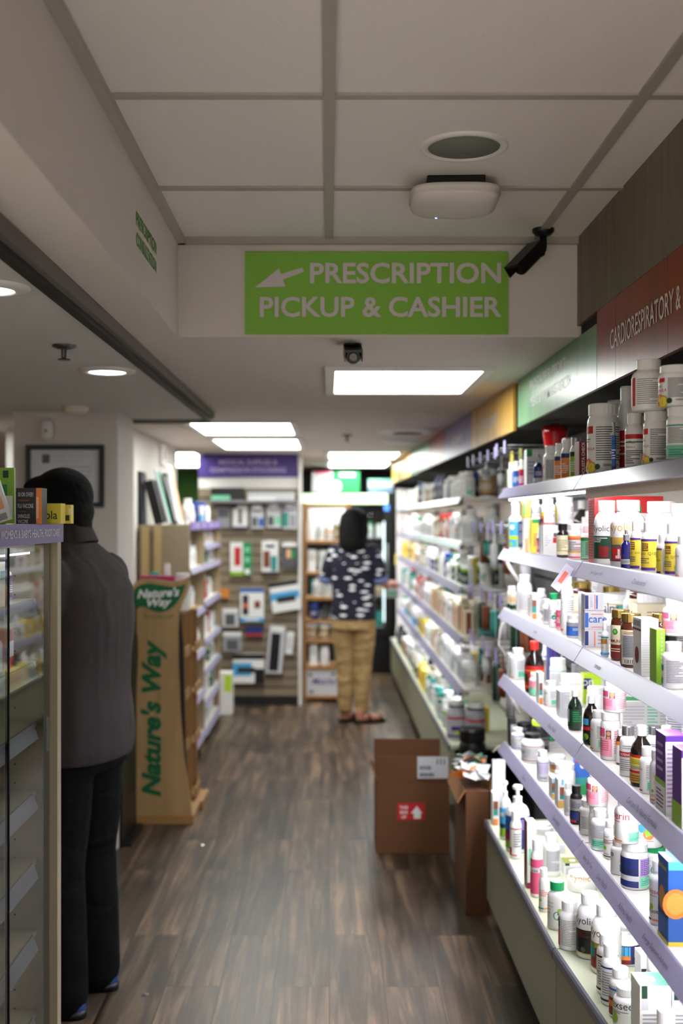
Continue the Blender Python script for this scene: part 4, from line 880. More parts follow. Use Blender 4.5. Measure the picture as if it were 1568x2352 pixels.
def lab_short(d):
    w = d.split()
    return ' '.join(w[:9])
def place_near():
    ring = []                                     # (shelf, x, y, half width, half depth if a box)
    for it in sorted([i for i in NEAR if i.on is None], key=lambda i: i.row):
        zs = SH[it.sh]; found = None
        off = {-6: 0, -5: 0, -4: 0, -3: 0, -2: 0, -1: 0, 0: .020, 1: .085, 2: .165, 3: .245}[it.row]
        for sc_, dpx in ((1.0, 0), (.9, 0), (.85, 4), (.85, 8), (.8, 13)):
            for start in (off, off - .06, 0.0):
                for step in range(75):
                    x = (LIP0 - .08 + max(0, start) + (.10 if start > 0 else 0) if it.sx is None else it.sx) + .004 * step
                    y = x * F / (it.px + dpx - PX); w = it.w * y / F * sc_; r = w / 2
                    fx = LIP0 + .006 if it.sh != 'G' else .600 + max(0, 2.948 - y) * .0585
                    if x - r < fx: continue
                    hd = min(it.d, .12) / 2 if it.kind == 'box' else r
                    yc = y + (hd if it.kind == 'box' else 0)
                    if x + r > 1.0 or yc + hd > (4.28 if it.sh != 'G' else 4.215) or (yc + hd > 2.938 and yc - hd < 2.958 and False): break
                    ok = True
                    for (sh, qx, qy, qr, qd) in ring:
                        if sh != it.sh: continue
                        dx, dy = abs(qx - x), abs(qy - yc)
                        if it.kind == 'box' or qd:
                            if dx < r + qr + .0012 and dy < hd + (qd or qr) + .0012: ok = False; break
                        elif math.hypot(dx, dy) < r + qr + .0008: ok = False; break
                    if ok: found = (x, y, w); break
                if found: break
            if found: break
        if not found:
            print('SKIP', it.sh, it.px, it.desc)
            it.skip = True; continue
        x, y, w = found
        it.x, it.y, it.wm = x, y + (it.d/2 if it.kind == 'box' else 0), w
        it.yf = y; it.z = zs + .0004
        gap = {'A': .30, 'B': .185, 'C': .182, 'D': .21, 'E': .212, 'G': .235}[it.sh]
        it.h = min(gap, max(.03, EYE - (it.top - PY) * y / F - zs))
        ring.append((it.sh, it.x, it.y, w/2, it.d/2 if it.kind == 'box' else 0))
    for it in [i for i in NEAR if i.on is not None]:
        s = it.on
        if getattr(s, 'skip', False): it.skip = True; continue
        it.skip = False; y = s.yf if s.kind == 'box' else s.y
        if it.kind != 'box' and s.kind == 'box': y = s.y
        it.y = s.y; it.x = (it.px - PX) * y / F; it.wm = it.w * y / F; it.yf = y
        lim = max(.3*s.wm, .012); it.x = min(max(it.x, s.x - lim), s.x + lim)
        it.x = max(it.x, LIP0 + .006 + it.wm/2 - .02)
        it.z = s.z + s.h + .0004
        ceil = {'A': 3.0, 'B': SH['A'], 'C': SH['B'], 'D': SH['C'], 'E': SH['D'], 'G': SH['E']}[it.sh] - .045
        if it.sh == 'A': ceil = 2.3
        it.h = min(max(.03, EYE - (it.top - PY) * y / F - it.z), ceil - it.z)
        if it.h < .045: it.h = .045
        if it.kind == 'box': it.y = s.y
    by = {}
    for it in [i for i in NEAR if not getattr(i, 'skip', False)]: by.setdefault(it.sh, []).append(it)
    for sh, L in by.items():
        L.sort(key=lambda i: i.px)
        for n, it in enumerate(L):
            lab = lab_short(it.desc) + ', %s from far end, near %s' % (ordn(n), SHN[sh])
            grp = 'products on the near ' + SHN[sh]
            if it.kind == 'box':
                carton(it.wm, it.d, it.h, it.base, it.ops or [], (it.x, it.y, it.z), 0.0, lab, grp, it.name or 'product_box', it.cat or 'box')
            else:
                ops = it.ops if it.ops is not None else style(it.st, it.c1, it.c2, it.tx)
                bottle(it.kind, it.wm, it.h, it.body, it.cap, ops, (it.x, it.y, it.z), math.atan2(-it.y, -it.x) + rad(it.rot), lab, grp)
place_near()
# stock standing behind the front rows, mostly hidden
def back_stock():
    rb = random.Random(11)
    kinds = [('pill', .062, .118, 'white', 'white', ('text', 'lgrey', 'grey'), 'white bottle with grey text'), ('jar', .074, .115, 'white', 'white', ('plain',), 'plain white jar'),
             ('pill', .060, .122, 'white', 'white', ('mint', 'orange', 'navy'), 'white bottle with mint label'), ('big', .070, .150, 'white', 'white', ('midband', 'purple', 'grey'), 'tall white bottle with purple band'),
             ('jar', .060, .116, 'amber', 'gold', ('full', 'cream', 'dred'), 'amber bottle with gold lid'), ('pill', .060, .120, 'white', 'green', ('hex',), 'green capped white bottle'),
             ('pill', .062, .124, 'white', 'white', ('lines', 'blue', 'blue'), 'white bottle with blue lines')]
    occ = [(i.sh, i.x, i.y, i.wm/2, i.d/2 if i.kind == 'box' else 0) for i in NEAR if not getattr(i, 'skip', False) and i.on is None]
    for sh in 'ABCDEG':
        n = 0; y = 4.22
        gap = {'A': .15, 'B': .185, 'C': .182, 'D': .21, 'E': .212, 'G': .235}[sh]
        while y > 2.55:
            kd, w, h, bo, ca, st, d = rb.choice(kinds); r = w/2; x = .955 + rb.uniform(-.035, .01)
            h = min(h * rb.uniform(1.0, 1.3), gap)
            if all(s_ != sh or (math.hypot(x-qx, y-qy) > r + qr + .004 if not qd else (abs(x-qx) > r+qr+.002 or abs(y-qy) > r+qd+.002)) for s_, qx, qy, qr, qd in occ):
                occ.append((sh, x, y, r, 0))
                bottle(kd, w, h, bo, ca, style(*st), (x, y, SH[sh] + .0004), math.atan2(-y, -x), '%s, %s in back row of near %s' % (d, ordn(n), SHN[sh]), 'stock at the back of the near ' + SHN[sh])
                n += 1; y -= w + rb.uniform(.01, .05)
            else: y -= .012
back_stock()
# ------------------------------------------------------------------ far right shelving, blurred
FARY = ((5.62, 6.88, 'nearest far'), (6.884, 8.16, 'second far'), (8.164, 9.44, 'third far'), (9.444, 10.70, 'farthest'))
for a, b, nm in FARY:
    shelf_unit(a, b, '%s lit shelving unit beyond the hook wall' % nm, {}, False)
t = thing('shelf_end_panel', 'white end panel of the far shelving beside the fridge', 'panel', (.84, 10.72, .39))
obj('panel', MB().cham(-.20, .19, -.012, .012, .006, 1.42, m_frame, .004), t)
obj('shelf_tag', MB().box(-.215, -.20, -.02, -.012, .70, .80, pm('yellow')), t)

rnd = random.Random(21)
TYPES = {   # kind, width, height, body, cap, style args
 'wmint': ('pill', .062, .125, 'white', 'white', ('mint', 'orange', 'navy'), 'white bottle with mint label'),
 'wtext': ('pill', .066, .135, 'white', 'white', ('text', 'lgrey', 'grey'), 'white bottle with grey text'),
 'wplain': ('jar', .075, .125, 'white', 'white', ('plain',), 'plain white jar'),
 'wbig': ('big', .075, .165, 'white', 'white', ('text', 'sky', 'grey'), 'tall white bottle'),
 'wgreen': ('pill', .062, .13, 'white', 'green', ('hex',), 'green capped white bottle'),
 'wblue': ('pill', .062, .13, 'white', 'white', ('lines', 'blue', 'blue'), 'white bottle with blue lines'),
 'worange': ('pill', .064, .12, 'white', 'white', ('midband', 'orange', 'red'), 'white bottle with orange band'),
 'wpurple': ('pill', .064, .12, 'white', 'white', ('full', 'purple', 'lilac'), 'white bottle with purple label'),
 'navy': ('jar', .075, .15, 'blue', 'blue', ('full', 'navy', 'black'), 'navy blue tub'),
 'black': ('big', .070, .16, 'black', 'black', ('midband', 'dgrey', 'dgreen'), 'black bottle with dark label'),
 'tan': ('tub', .085, .13, 'white', 'white', ('full', 'tan', 'brown'), 'tub with tan label'),
 'amber': ('jar', .058, .115, 'amber', 'gold', ('full', 'cream', 'dred'), 'amber bottle with cream label'),
 'spray': ('spray', .050, .15, 'white', 'white', ('front', 'dgreen', 'leaf'), 'white spray bottle with green label'),
 'pump': ('pump', .062, .17, 'white', 'white', ('band', 'leaf', 'teal'), 'white pump bottle'),
 'clear': ('big', .070, .155, 'clear', 'white', ('mint', 'lgrey', 'grey'), 'clear bottle with white cap'),
 'grey': ('pill', .066, .13, 'grey', 'white', ('mint', 'lgrey', 'grey'), 'grey bottle with mint label'),
 'tube': ('tube', .040, .15, 'white', 'teal', ('band', 'teal', 'sky'), 'white tube with teal band'),
}
BOXES = {
 'bstripe': (.045, .05, .15, 'cream', [('F',.2,.8,.1,.9,'brown'),('S',.2,.8,.1,.9,'coral')], 'cream box with brown panel'),
 'bwhite': (.065, .06, .14, 'white', [('F',.1,.9,.5,.8,'lgrey'),('S',.1,.9,.6,.8,'teal')], 'white box'),
 'bsky': (.085, .06, .12, 'white', [('F',0,1,0,.5,'sky'),('S',0,1,0,.5,'sky')], 'white and sky blue box'),
 'bgreen': (.06, .06, .15, 'white', [('F',.1,.9,.1,.6,'dgreen'),('S',.1,.9,.1,.6,'green')], 'white box with green panel'),
 'bred': (.05, .06, .14, 'red', [('F',.1,.9,.3,.7,'white'),('S',.1,.9,.3,.7,'white')], 'red box'),
 'byellow': (.06, .06, .13, 'yellow', [('S',.1,.9,.3,.7,'orange')], 'yellow box'),
 'bteal': (.06, .05, .14, 'teal', [('S',.1,.9,.2,.8,'white')], 'teal box'),
}
LEV = dict(
 A=['wmint','wmint','grey','wmint','black','navy','wtext','tan','bwhite','tan','navy','wmint','bstripe','wtext','wgreen','bwhite','wtext','byellow'],
 B=['wbig','bwhite','worange','bred','amber','wplain','wtext','wplain','wtext','wgreen','wplain','wtext','wbig','wplain','wmint','wtext','bred'],
 C=['spray','spray','wgreen','navy','wplain','spray','wpurple','bgreen','wplain','amber','worange','wplain','byellow','tan','worange','byellow','wplain'],
 D=['bstripe','bstripe','bwhite','bstripe','bstripe','bstripe','wtext','wtext','wmint','bred','worange','wgreen','bteal','wplain','tube','bteal'],
 E=['wbig','bgreen','bwhite','bwhite','wmint','bstripe','pump','wplain','byellow','wtext','bsky','wplain','bsky','tan','bsky','wgreen'],
 G=['pump','wbig','tube','wplain','pump','wgreen','byellow','spray','wtext','wgreen','worange','tan','wplain','black','wtext'])
def far_item(k, x, y, z, lab, grp, sc_=1.0):
    jit = rnd.uniform(.93, 1.07)
    if k in TYPES:
        kind, w, h, body, cap, st, d = TYPES[k]
        o = bottle(kind, w, h, body, cap, style(*st), (x, y, z), math.atan2(-y, -x) + rad(-25), lab, grp, opskey=k, lite=True)
    else:
        w, dd, h, base, ops, d = BOXES[k]
        o = carton(w, dd, h, base, ops, (x, y, z), 0, lab, grp, opskey=k)
    o.scale = (1, 1, jit * sc_)
    return o
def kw(k): return (TYPES[k][1], TYPES[k][1], TYPES[k][6]) if k in TYPES else (BOXES[k][0], BOXES[k][1], BOXES[k][5])
gapmax = dict(A=.22, B=.185, C=.182, D=.21, E=.212, G=.235)
for s in 'ABCDEG':
    lv = LEV[s]; y = 5.68; n = 0; z = SH[s] + .0006; seq = []
    fx = (LIP0 + .008) if s != 'G' else .610
    if s == 'G': y = 5.96
    while y < 10.55:
        i = int((y - 5.62) / 5.0 * len(lv)); k = lv[min(len(lv)-1, max(0, i + rnd.choice((-1, 0, 0, 0, 1))))]
        w, dpt, d = kw(k)
        x = fx + w/2 + rnd.uniform(0, .012)
        y += dpt/2
        skip = any(abs(y - e) < dpt/2 + .004 for e in ())
        seq.append((k, x, y, 0))
        if rnd.random() < .5 or y < 5.76:        # second row behind
            k2 = rnd.choice(lv); w2, dp2, d2 = kw(k2)
            seq.append((k2, x + w/2 + w2/2 + .012 + rnd.uniform(0, .02), y + rnd.uniform(0, .004), 1))
            if y < 5.80 or (s == 'G' and y < 6.1):
                k3 = rnd.choice(lv); w3, dp3, d3 = kw(k3)
                seq.append((k3, min(.96, seq[-1][1] + w2/2 + w3/2 + .014), y, 2))
        y += dpt/2 + rnd.uniform(.012, .030) + (0.05 if y > 8.5 else .012)
    last = {}
    for k, x, y, row in seq:
        w, dpt, d = kw(k)
        if y - dpt/2 < last.get(row, 0) + .002: continue
        last[row] = y + dpt/2
        rown = ('front row', 'second row', 'third row')[row]
        n_ = last.setdefault('n%d' % row, 0); last['n%d' % row] = n_ + 1
        lab = '%s, %s in %s of far %s' % (d, ordn(n_), rown, SHN[s])
        h = (TYPES[k][2] if k in TYPES else BOXES[k][2]); sc_ = min(1.0, gapmax[s] / (h * 1.08)) * rnd.uniform(.92, 1.08) if h > .1 else 1
        far_item(k, x, y, z, lab, 'products on the far ' + SHN[s], min(sc_, gapmax[s] / (h * 1.07)))

# two big clear canisters on the end of the far ledge
for i, (px, y, lab) in enumerate(((1048, 5.78, 'clear supplement canister with orange lid, left of the pair on the far ledge'), (1092, 5.70, 'clear supplement canister with orange lid, right of the pair on the far ledge'))):
    t = thing('supplement_canister', lab, 'canister', ((px - PX) * y / F, y, SH['G'] + .0006), group='clear canisters on the far ledge')
    obj('jar', MB().lathe([(.044, 0), (.049, .006), (.050, .02), (.050, .13), (.046, .150), (.040, .158), (.040, .166)], BODY['grey'] if i else mat('milky_clear_plastic', '#b9b9c2', .25), 28), t)
    obj('lid', MB().lathe([(.043, .1665), (.044, .168), (.044, .196), (.038, .202)], CAPS['white'], 32, rib=.02, smooth=False), t)
    obj('lid_band', MB().lathe([(.0452, .1668), (.0452, .174)], CAPS['black'], 28), t)
    lb = label_mb([P(-90, 90, .82, .92, 'red'), P(-30, 30, .3, .5, 'purple'), P(-10, 40, .12, .3, 'lime'), P(-60, 20, .0, .1, 'purple')], .0502, .015, .125); lo_ = obj('label', lb, t); lo_.rotation_euler = (0, 0, math.atan2(-y, -(px - PX) * y / F))

# ------------------------------------------------------------------ hook wall between the two runs
hw = thing('hook_wall', 'grey slatted hook wall between the near and far shelving', 'display wall', (0, 0, 0))
b = MB().box(1.02, 1.045, 4.30, 5.60, .02, 1.87, m_greywall)
for i in range(14): b.box(1.016, 1.02, 4.30, 5.60, .16 + i*.12, .17 + i*.12, m_track)
obj('panel', b, hw)
m_tag = mat('lilac_price_tag', '#a99be0', 0.4)
pk = [('brown', 'black', .20), ('navy', 'grey', .22), ('red', 'white', .16), ('grey', 'dgreen', .24), ('dgrey', 'black', .26), ('brown', 'dred', .22),
      ('lgrey', 'grey', .22), ('dred', 'brown', .24), ('black', 'grey', .20), ('lgrey', 'teal', .20), ('blue', 'navy', .24), ('black', 'dgrey', .26)]
PCOL = dict(yellow='yellow', navy='navy', red='red', grey='grey', dgrey='charcoal', brown='brown', olive='olive', dred='dark red', black='black', lgrey='pale grey', blue='blue')
rnh = random.Random(4)
for r_, (z, n) in enumerate(((1.777, 7), (1.462, 7), (1.165, 6), (.93, 6))):
    for i in range(n):
        y = 4.38 + i * (1.16 / (n - 1)); tip = .69 + rnh.uniform(-.008, .02)
        t = thing('display_hook', 'wire display hook with lilac tag, %s from near end of the %s hook row' % (ORD[i], ORD[r_]), 'hook', (1.018, y, z), group='display hooks on the hook wall')
        L = 1.018 - tip
        obj('wire', MB().tube([(-.001, 0, 0), (-L, 0, 0), (-L - .006, 0, .012)], .0028, silver_metal, 6), t)
        obj('tag_wire', MB().tube([(-.001, 0, .032), (-L + .004, 0, .032), (-L + .002, 0, .010)], .0022, silver_metal, 6), t)
        obj('price_tag', MB().box(-L - .008, -L - .005, -.019, .019, .000, .050, m_tag), t)
        if r_ == 0 and i in (2, 4, 6): continue
        c1, c2, h = pk[(r_ * 5 + i * 3 + r_) % len(pk)]
        if r_ == 0: c1, c2, h = [('olive', 'gold', .27), ('yellow', 'olive', .27), None, ('black', 'grey', .13), None, ('grey', 'lgrey', .12), None][i]
        if r_ == 3 and i < 2: c1, c2, h = ('blue', 'navy', .22) if i == 0 else ('lgrey', 'grey', .30)
        h = min(h, .27) * (.55 + .45 * rnh.random()); w = .62 + .38 * rnh.random()
        # the package hangs on the wire by its hole, a few centimetres behind the tip
        t2 = thing('hanging_package', '%s hanging package, %s from near end of the %s hook row' % (PCOL[c1], ORD[i], ORD[r_]), 'package', (tip + .055, y, z), group='packages on the hook wall')
        card = MB().prism([(-.045*w, -.055), (.045*w, -.055), (.045*w, .010), (.020*w, .020), (-.020*w, .020), (-.045*w, .010)], -.0012, .0012, lambda u, v, k: (k, u, v), pm(c1))
        card2 = MB().cham(-.001, .001, -.048*w, .048*w, -h, -.05, pm(c1), .0004)
        obj('card', card, t2); obj('pouch', loft(MB(), [[Vector((q.x*.018, q.y*.044*w, -h + .006 + zz)) for q in squircle(1, 0, 20, 3)] for zz in (0, h*.3, h*.6, h - .062)], pm(c2 if i % 2 else c1)), t2)
        obj('backing', card2, t2)
t = thing('red_canister', 'dark red glossy canister standing behind the small bottles of the top shelf', 'canister', (.835, 4.16, SH['A'] + .0004))
mrc = mat('dark_red_gloss', '#9a0f16', 0.12)
obj('shell', MB().lathe([(.026, 0), (.028, .05), (.032, .12), (.040, .165), (.046, .205), (.046, .228), (.03, .234)], mrc, 28), t)
obj('cap', MB().lathe([(.02, .2345), (.02, .241)], black_plastic, 20), t)
t = thing('black_tub', 'tall black plastic tub on the floor behind the open carton', 'tub', (.70, 5.505, 0))
obj('body', MB().lathe([(.055, 0), (.062, .01), (.066, .40), (.064, .42), (.05, .44)], black_plastic, 28), t)
obj('lid', MB().lathe([(.062, .437), (.064, .442), (.064, .49), (.058, .5)], black_plastic, 32, rib=.02, smooth=False), t)

# ------------------------------------------------------------------ cartons on the floor
m_card = mat('brown_cardboard', '#6a4429', 0.85, noise=.06, nscale=8); m_card2 = mat('inner_cardboard', '#96683f', 0.85)
t = thing('cardboard_box', 'open brown cardboard carton with red this side up label', 'box', (.3805, 5.26, 0), 0)
W2, D2, H2 = .165, .15, .326
bx_ = MB()
for a in ((-W2, W2, -D2, -D2+.005), (-W2, W2, D2-.005, D2), (-W2, -W2+.005, -D2+.005, D2-.005), (W2-.005, W2, -D2+.005, D2-.005)): bx_.box(a[0], a[1], a[2], a[3], .002, H2, m_card)
bx_.box(-W2, W2, -D2, D2, 0, .004, m_card)
obj('body', bx_, t)
def flap(p0, p1, up, m=m_card):
    p0, p1, up = Vector(p0), Vector(p1), Vector(up); n = (p1-p0).cross(up).normalized() * .004
    vs = [p0, p1, p1+up, p0+up]; vs += [v + n for v in vs]
    return MB().add(vs, [(0,1,2,3),(7,6,5,4),(0,4,5,1),(1,5,6,2),(2,6,7,3),(3,7,4,0)], m)
obj('flap', flap((-W2+.004, -D2+.002, H2+.001), (W2-.002, -D2+.002, H2+.001), (0, -.003, .118)), t)
obj('flap', flap((-W2, D2-.002, H2+.001), (W2-.012, D2-.002, H2+.001), (0, .02, .135)), t)
obj('flap', flap((-W2+.002, -D2+.012, H2+.001), (-W2+.002, D2-.012, H2+.001), (-.035, 0, .09), m_card2), t)
obj('flap', flap((W2-.002, -D2+.012, H2+.001), (W2-.002, D2-.012, H2+.001), (.09, 0, -.02), m_card2), t)
kk = 5.11 / F
def bp(px, py): return ((px - PX) * kk - .3805, EYE - (py - PY) * kk)
lab = MB()
def bq(x0, y0, x1, y1, m, e): 
    (a, c), (b, d) = bp(x0, y1), bp(x1, y0)
    lab.quad((a, -D2 - .001 - e, c), (b, -D2 - .001 - e, c), (b, -D2 - .001 - e, d), (a, -D2 - .001 - e, d), m)
bq(912, 1844, 975, 1883, pm('red'), .0006)
a, c = bp(945, 1880)
ax = [bp(*q) for q in ((950, 1880), (966, 1880), (966, 1868), (970, 1868), (957, 1851), (943, 1868), (950, 1868))]
lab.add([(x, -D2 - .0020, z) for x, z in ax], [(0, 1, 2, 6), (3, 4, 5)], pm('white'))
for i, tx in enumerate(('THIS', 'SIDE', 'UP')):
    a, c = bp(927, 1858 + i*11); lab.text(tx, plane_fn((a, -D2 - .0020, c), (1,0,0), (0,0,1)), pm('white'), h=.014, bold=.03)
obj('red_label', lab, t)
lab = MB(); bq(958, 1737, 1029, 1787, pm('lgrey'), .008)
for y0, x1 in ((1758, 990), (1774, 998)):
    for i in range(12):
        xx = 963 + (x1 - 963) * i / 12; bq(xx, y0, xx + (x1-963)/12*rnd.uniform(.4, .8), y0 + 9, pm('ink'), .0092)
for i in range(3): bq(1002 + i*8, 1742, 1005 + i*8, 1755, pm('dgrey'), .0092)
obj('shipping_label', lab, t)

t = thing('cardboard_box', 'narrow upright brown carton against the sage cabinet end', 'box', (.568, 4.50, 0))
obj('body', MB().cham(-.045, .045, -.185, .19, .0, .478, m_card, .003), t)
obj('flap', flap((-.045, -.184, .48), (-.045, .18, .48), (-.03, 0, -.05), m_card2), t)
obj('flap', flap((.045, -.184, .479), (.045, .18, .479), (.012, 0, .03), m_card2), t)
sc_m = MB(); rr = random.Random(3); cols = [pm('white', .6), pm('lgrey', .6), pm('dgrey', .6), pm('orange', .6), pm('white', .6), pm('green', .6)]
for i in range(46):
    c = Vector((.568 + rr.uniform(-.05, .045), 4.50 + rr.uniform(-.16, .16), .527 + rr.uniform(0, .025)))
    M = Matrix.Translation(c) @ Matrix.Rotation(rr.uniform(0, 6), 4, 'Z') @ Matrix.Rotation(rr.uniform(-.6, .6), 4, 'X') @ Matrix.Rotation(rr.uniform(-.4, .4), 4, 'Y')
    s = rr.uniform(.02, .05)
    pts = [(-s, -s*.6, 0), (0, -s*.6, rr.uniform(.004, .012)), (s, -s*.6, 0), (s, s*.6, .004), (0, s*.6, rr.uniform(-.008, 0)), (-s, s*.6, 0)]
    vs = [M @ Vector(q) for q in pts] + [M @ (Vector(q) + Vector((0, 0, .0012))) for q in pts]
    sc_m.add(vs, [(5,4,1,0),(4,3,2,1),(6,7,10,11),(7,8,9,10),(0,1,7,6),(1,2,8,7),(2,3,9,8),(3,4,10,9),(4,5,11,10),(5,0,6,11)], cols[i % 6])
o = obj('paper_scraps', sc_m); tag(o, 'heap of torn wrappers and paper scraps on the narrow carton', 'paper'); o['kind'] = 'stuff'
# ------------------------------------------------------------------ left gondola with two bays
m_beige = mat('beige_laminate', '#8d7d66', 0.55, noise=.05, nscale=6)
m_post = mat('tan_upright', '#a08b6c', 0.5)
GX = -.833
t = thing('gondola_shelf', 'beige double bay gondola shelving behind the wooden display stand', 'shelving unit', (0, 0, 0))
obj('end_panel', MB().cham(-1.135, GX, 6.70, 6.73, .0, 1.485, m_beige, .003), t)
obj('back_panel', MB().box(-1.135, -1.12, 6.735, 8.58, .0, 1.485, m_beige), t)
obj('top_panel', MB().box(-1.118, GX, 6.735, 8.58, 1.468, 1.487, m_beige), t)
for y in (7.49, 8.555): obj('upright', MB().box(-1.118, GX, y, y + .022, 0, 1.467, m_post), t)
m_vio = mat('violet_header_print', '#7d62ad', 0.4)
hd = obj('header_strip', MB().box(GX, GX + .01, 6.73, 8.58, 1.455, 1.507, m_vio), t)
h2 = MB()
for tx, yy in (('SKIN', 7.0), ('CARE', 7.35), ('BATH', 7.8), ('BODY', 8.2)): h2.text(tx, plane_fn((GX + .0112, yy, 1.467), (0,1,0), (0,0,1)), pm('white'), h=.028, bold=.02, align=0)
obj('lettering', h2, hd)
SHL = [(6.735, 7.488, (1.22, .943, .671, .40, .12)), (7.514, 8.553, (1.347, 1.216, .965, .711, .501, .294, .10))]
prods = ['wtext','worange','bwhite','spray','bsky','wblue','wmint','bred','tube','wplain','bgreen','pump','wpurple','bteal']
rl = random.Random(9); cnt = {}
for bi, (ya, yb, zs) in enumerate(SHL):
    zs_s = sorted(zs)
    for zi, z in enumerate(zs_s):
        sh = obj('shelf', MB().box(-1.118, GX - .004, ya, yb, z - .014, z, m_shelf), t)
        pr = [(GX - .004, z + .004), (GX - .001, z + .004), (GX + .016, z - .030), (GX + .013, z - .033), (GX - .004, z - .006)]
        obj('price_rail', MB().prism(pr, ya + .002, yb - .002, lambda u, v, k: (u, k, v), m_rail), sh)
        top = (zs_s[zi+1] - .05 if zi + 1 < len(zs_s) else 1.44) - z
        y = ya + .05; n = 0
        while y < yb - .05 and top > .07:
            k = rl.choice(prods); w, dp, d = kw(k); h = (TYPES[k][2] if k in TYPES else BOXES[k][2])
            x = GX - .02 - w/2 - rl.uniform(0, .03)
            o = far_item(k, x, y + dp/2, z + .0006, '%s, %s on %s level of left gondola %s bay' % (d, ORD[n], ORD[zi], ('near', 'far')[bi]), 'products on the left gondola', min(1, top/(h*1.08)))
            o.rotation_euler.z += PI/2 if k in TYPES else PI
            n += 1; y += dp + rl.uniform(.05, .12)
# things on top of the gondola
def leaner(px0, px1, py0, Y, c, cedge, lean, label, name='framed_picture', cat='picture'):
    a = at(px0, 1200, Y); b = at(px1, 1200, Y); h = EYE - (py0 - PY) * Y / F - 1.488
    tt = thing(name, label, cat, ((a.x + b.x)/2, Y, 1.488))
    w = (b.x - a.x)/2; M = Matrix.Translation((0, 0, w * abs(math.sin(lean)))) @ Matrix.Rotation(lean, 4, 'Y')
    obj('board', MB().cham(-w, w, -.09, .09, 0.001, h, c, .003, M), tt)
    obj('face', MB().box(w, w + .002, -.075, .075, .02, h - .02, cedge, M), tt)
    return tt
pk_, pl_, pw_ = black_plastic, pm('lgrey'), pm('white')
leaner(313, 331, 1084, 6.84, pk_, pm('dgrey'), rad(-1), 'upright black binder, outermost on the gondola top', 'binder', 'binder')
leaner(360, 380, 1104, 6.86, pk_, pm('black'), rad(-14), 'leaning black binder beside the outermost one', 'binder', 'binder')
leaner(390, 396, 1075, 6.95, pl_, pm('mint'), rad(-15), 'white picture board leaning next to the black binder')
leaner(403, 408, 1085, 7.0, pm('black'), pm('lgrey'), rad(-13), 'dark edged picture board in the middle of the leaning row')
leaner(413, 419, 1066, 7.05, pw_, pm('peach'), rad(-12), 'tall pale picture board nearest the blue bottles')
for i, (px, y, k, d) in enumerate(((447, 7.2, 'wbig', 'tall white bottle'), (452, 7.34, 'wblue', 'white bottle with blue lines'), (460, 7.55, 'navy', 'blue tub'), (468, 7.75, 'bsky', 'white and blue box'), (476, 7.98, 'navy', 'blue tub'), (484, 8.2, 'wplain', 'white jar'))):
    X = (px - PX) * y / F - .045
    far_item(k, X, y, 1.4886, '%s on the gondola top, %s from the picture boards' % (d, ORD[i]), 'products on the gondola top', 1.0)

# ------------------------------------------------------------------ wooden display stand
m_ply = wood_mat('stand_wood', '#9c7c50', '#b09062', (6, 6, .8), .5); m_ply2 = mat('stand_wood_edge', '#9c7444', 0.55)
YS = 5.61
st = thing('display_stand', 'wooden leaf topped display stand with green vertical lettering', 'display stand', (-.85, YS, 0))
def sp(px, py): return ((px - PX) * YS / F + .85, EYE - (py - PY) * YS / F)
out = [(304,1432),(300,1408),(302,1360),(308,1340),(322,1331),(345,1329),(372,1333),(398,1337),(418,1333),(436,1324),(434,1345),(427,1366),(417,1388),(411,1412),(409,1450),(410,1540),(414,1640),(422,1740),(433,1820),(442,1880),(441,1893),(289,1893),(290,1880),(300,1790),(308,1690),(314,1580),(317,1500),(316,1460),(311,1444)]
obj('front_panel', MB().prism([sp(*q) for q in out], 0, .022, lambda u, v, k: (u, k, max(v, .004)), m_ply), st)
sh_ = [(x - 6, y + 6 if y < 1880 else y) for x, y in out]
obj('side_board', MB().prism([(-.168, .02), (-.155, .42), (-.135, .8), (-.140, .95), (-.155, 1.08), (-.05, 1.12), (.10, 1.10), (.12, .9), (.13, .4), (.15, .02)], .024, .034, lambda u, v, k: (u, k, v), black_plastic), st)
obj('base', MB().cham(-.163, .172, -.006, .27, .0, .045, m_ply2, .004).cham(-.13, .19, .272, .54, .0, .045, m_ply2, .004), st)
for k, (a, b) in enumerate(((.05, .27), (.285, .53))):
    x1 = .105 + .025*k
    obj('shelf_box', MB().box(-.12, x1, a, a + .012, .045, 1.04, m_ply2).box(-.12, x1, b - .012, b, .045, 1.04, m_ply2).box(-.12, -.108, a + .012, b - .012, .045, 1.04, m_ply2), st)
    obj('top_board', MB().box(-.122, x1 + .01, a, b, 1.041, 1.052, m_ply2), st)
    for z in (.06, .34, .60, .82):
        obj('shelf', MB().box(-.107, x1 + .02, a + .013, b - .013, z, z + .012, m_ply2).box(x1 + .012, x1 + .02, a + .013, b - .013, z + .012, z + .05, m_ply2), st)
m_nw = mat('leaf_emblem_green', '#0d5c33', 0.5); mm = MB()
leaf = [(307,1390),(305,1365),(311,1350),(325,1342),(345,1340),(370,1344),(395,1348),(412,1346),(427,1341),(421,1358),(412,1376),(400,1392),(385,1402),(368,1407),(348,1402),(333,1394),(322,1393),(312,1400),(306,1404),(309,1396),(318,1388)]
mm.prism([sp(*q) for q in leaf], -.0022, -.0002, lambda u, v, k: (u, k, v), m_nw)
obj('leaf_emblem', mm, st)
lt = MB(); k = YS / F
a, c = sp(364, 1372); lt.text("Nature's", plane_fn((a, -.0034, c), (1,0,.06), (0,0,1)), pm('white'), h=21*k, w=96*k, bold=.03, shear=.25)
a, c = sp(366, 1398); lt.text("Way", plane_fn((a, -.0034, c), (1,0,.06), (0,0,1)), pm('white'), h=24*k, w=56*k, bold=.03, shear=.25)
obj('emblem_lettering', lt, st)
lt = MB(); a, c = sp(364, 1420); lt.text('"Trust the Leaf"', plane_fn((a, -.001, c), (1,0,0), (0,0,1)), m_nw, h=9*k, w=72*k, shear=.2)
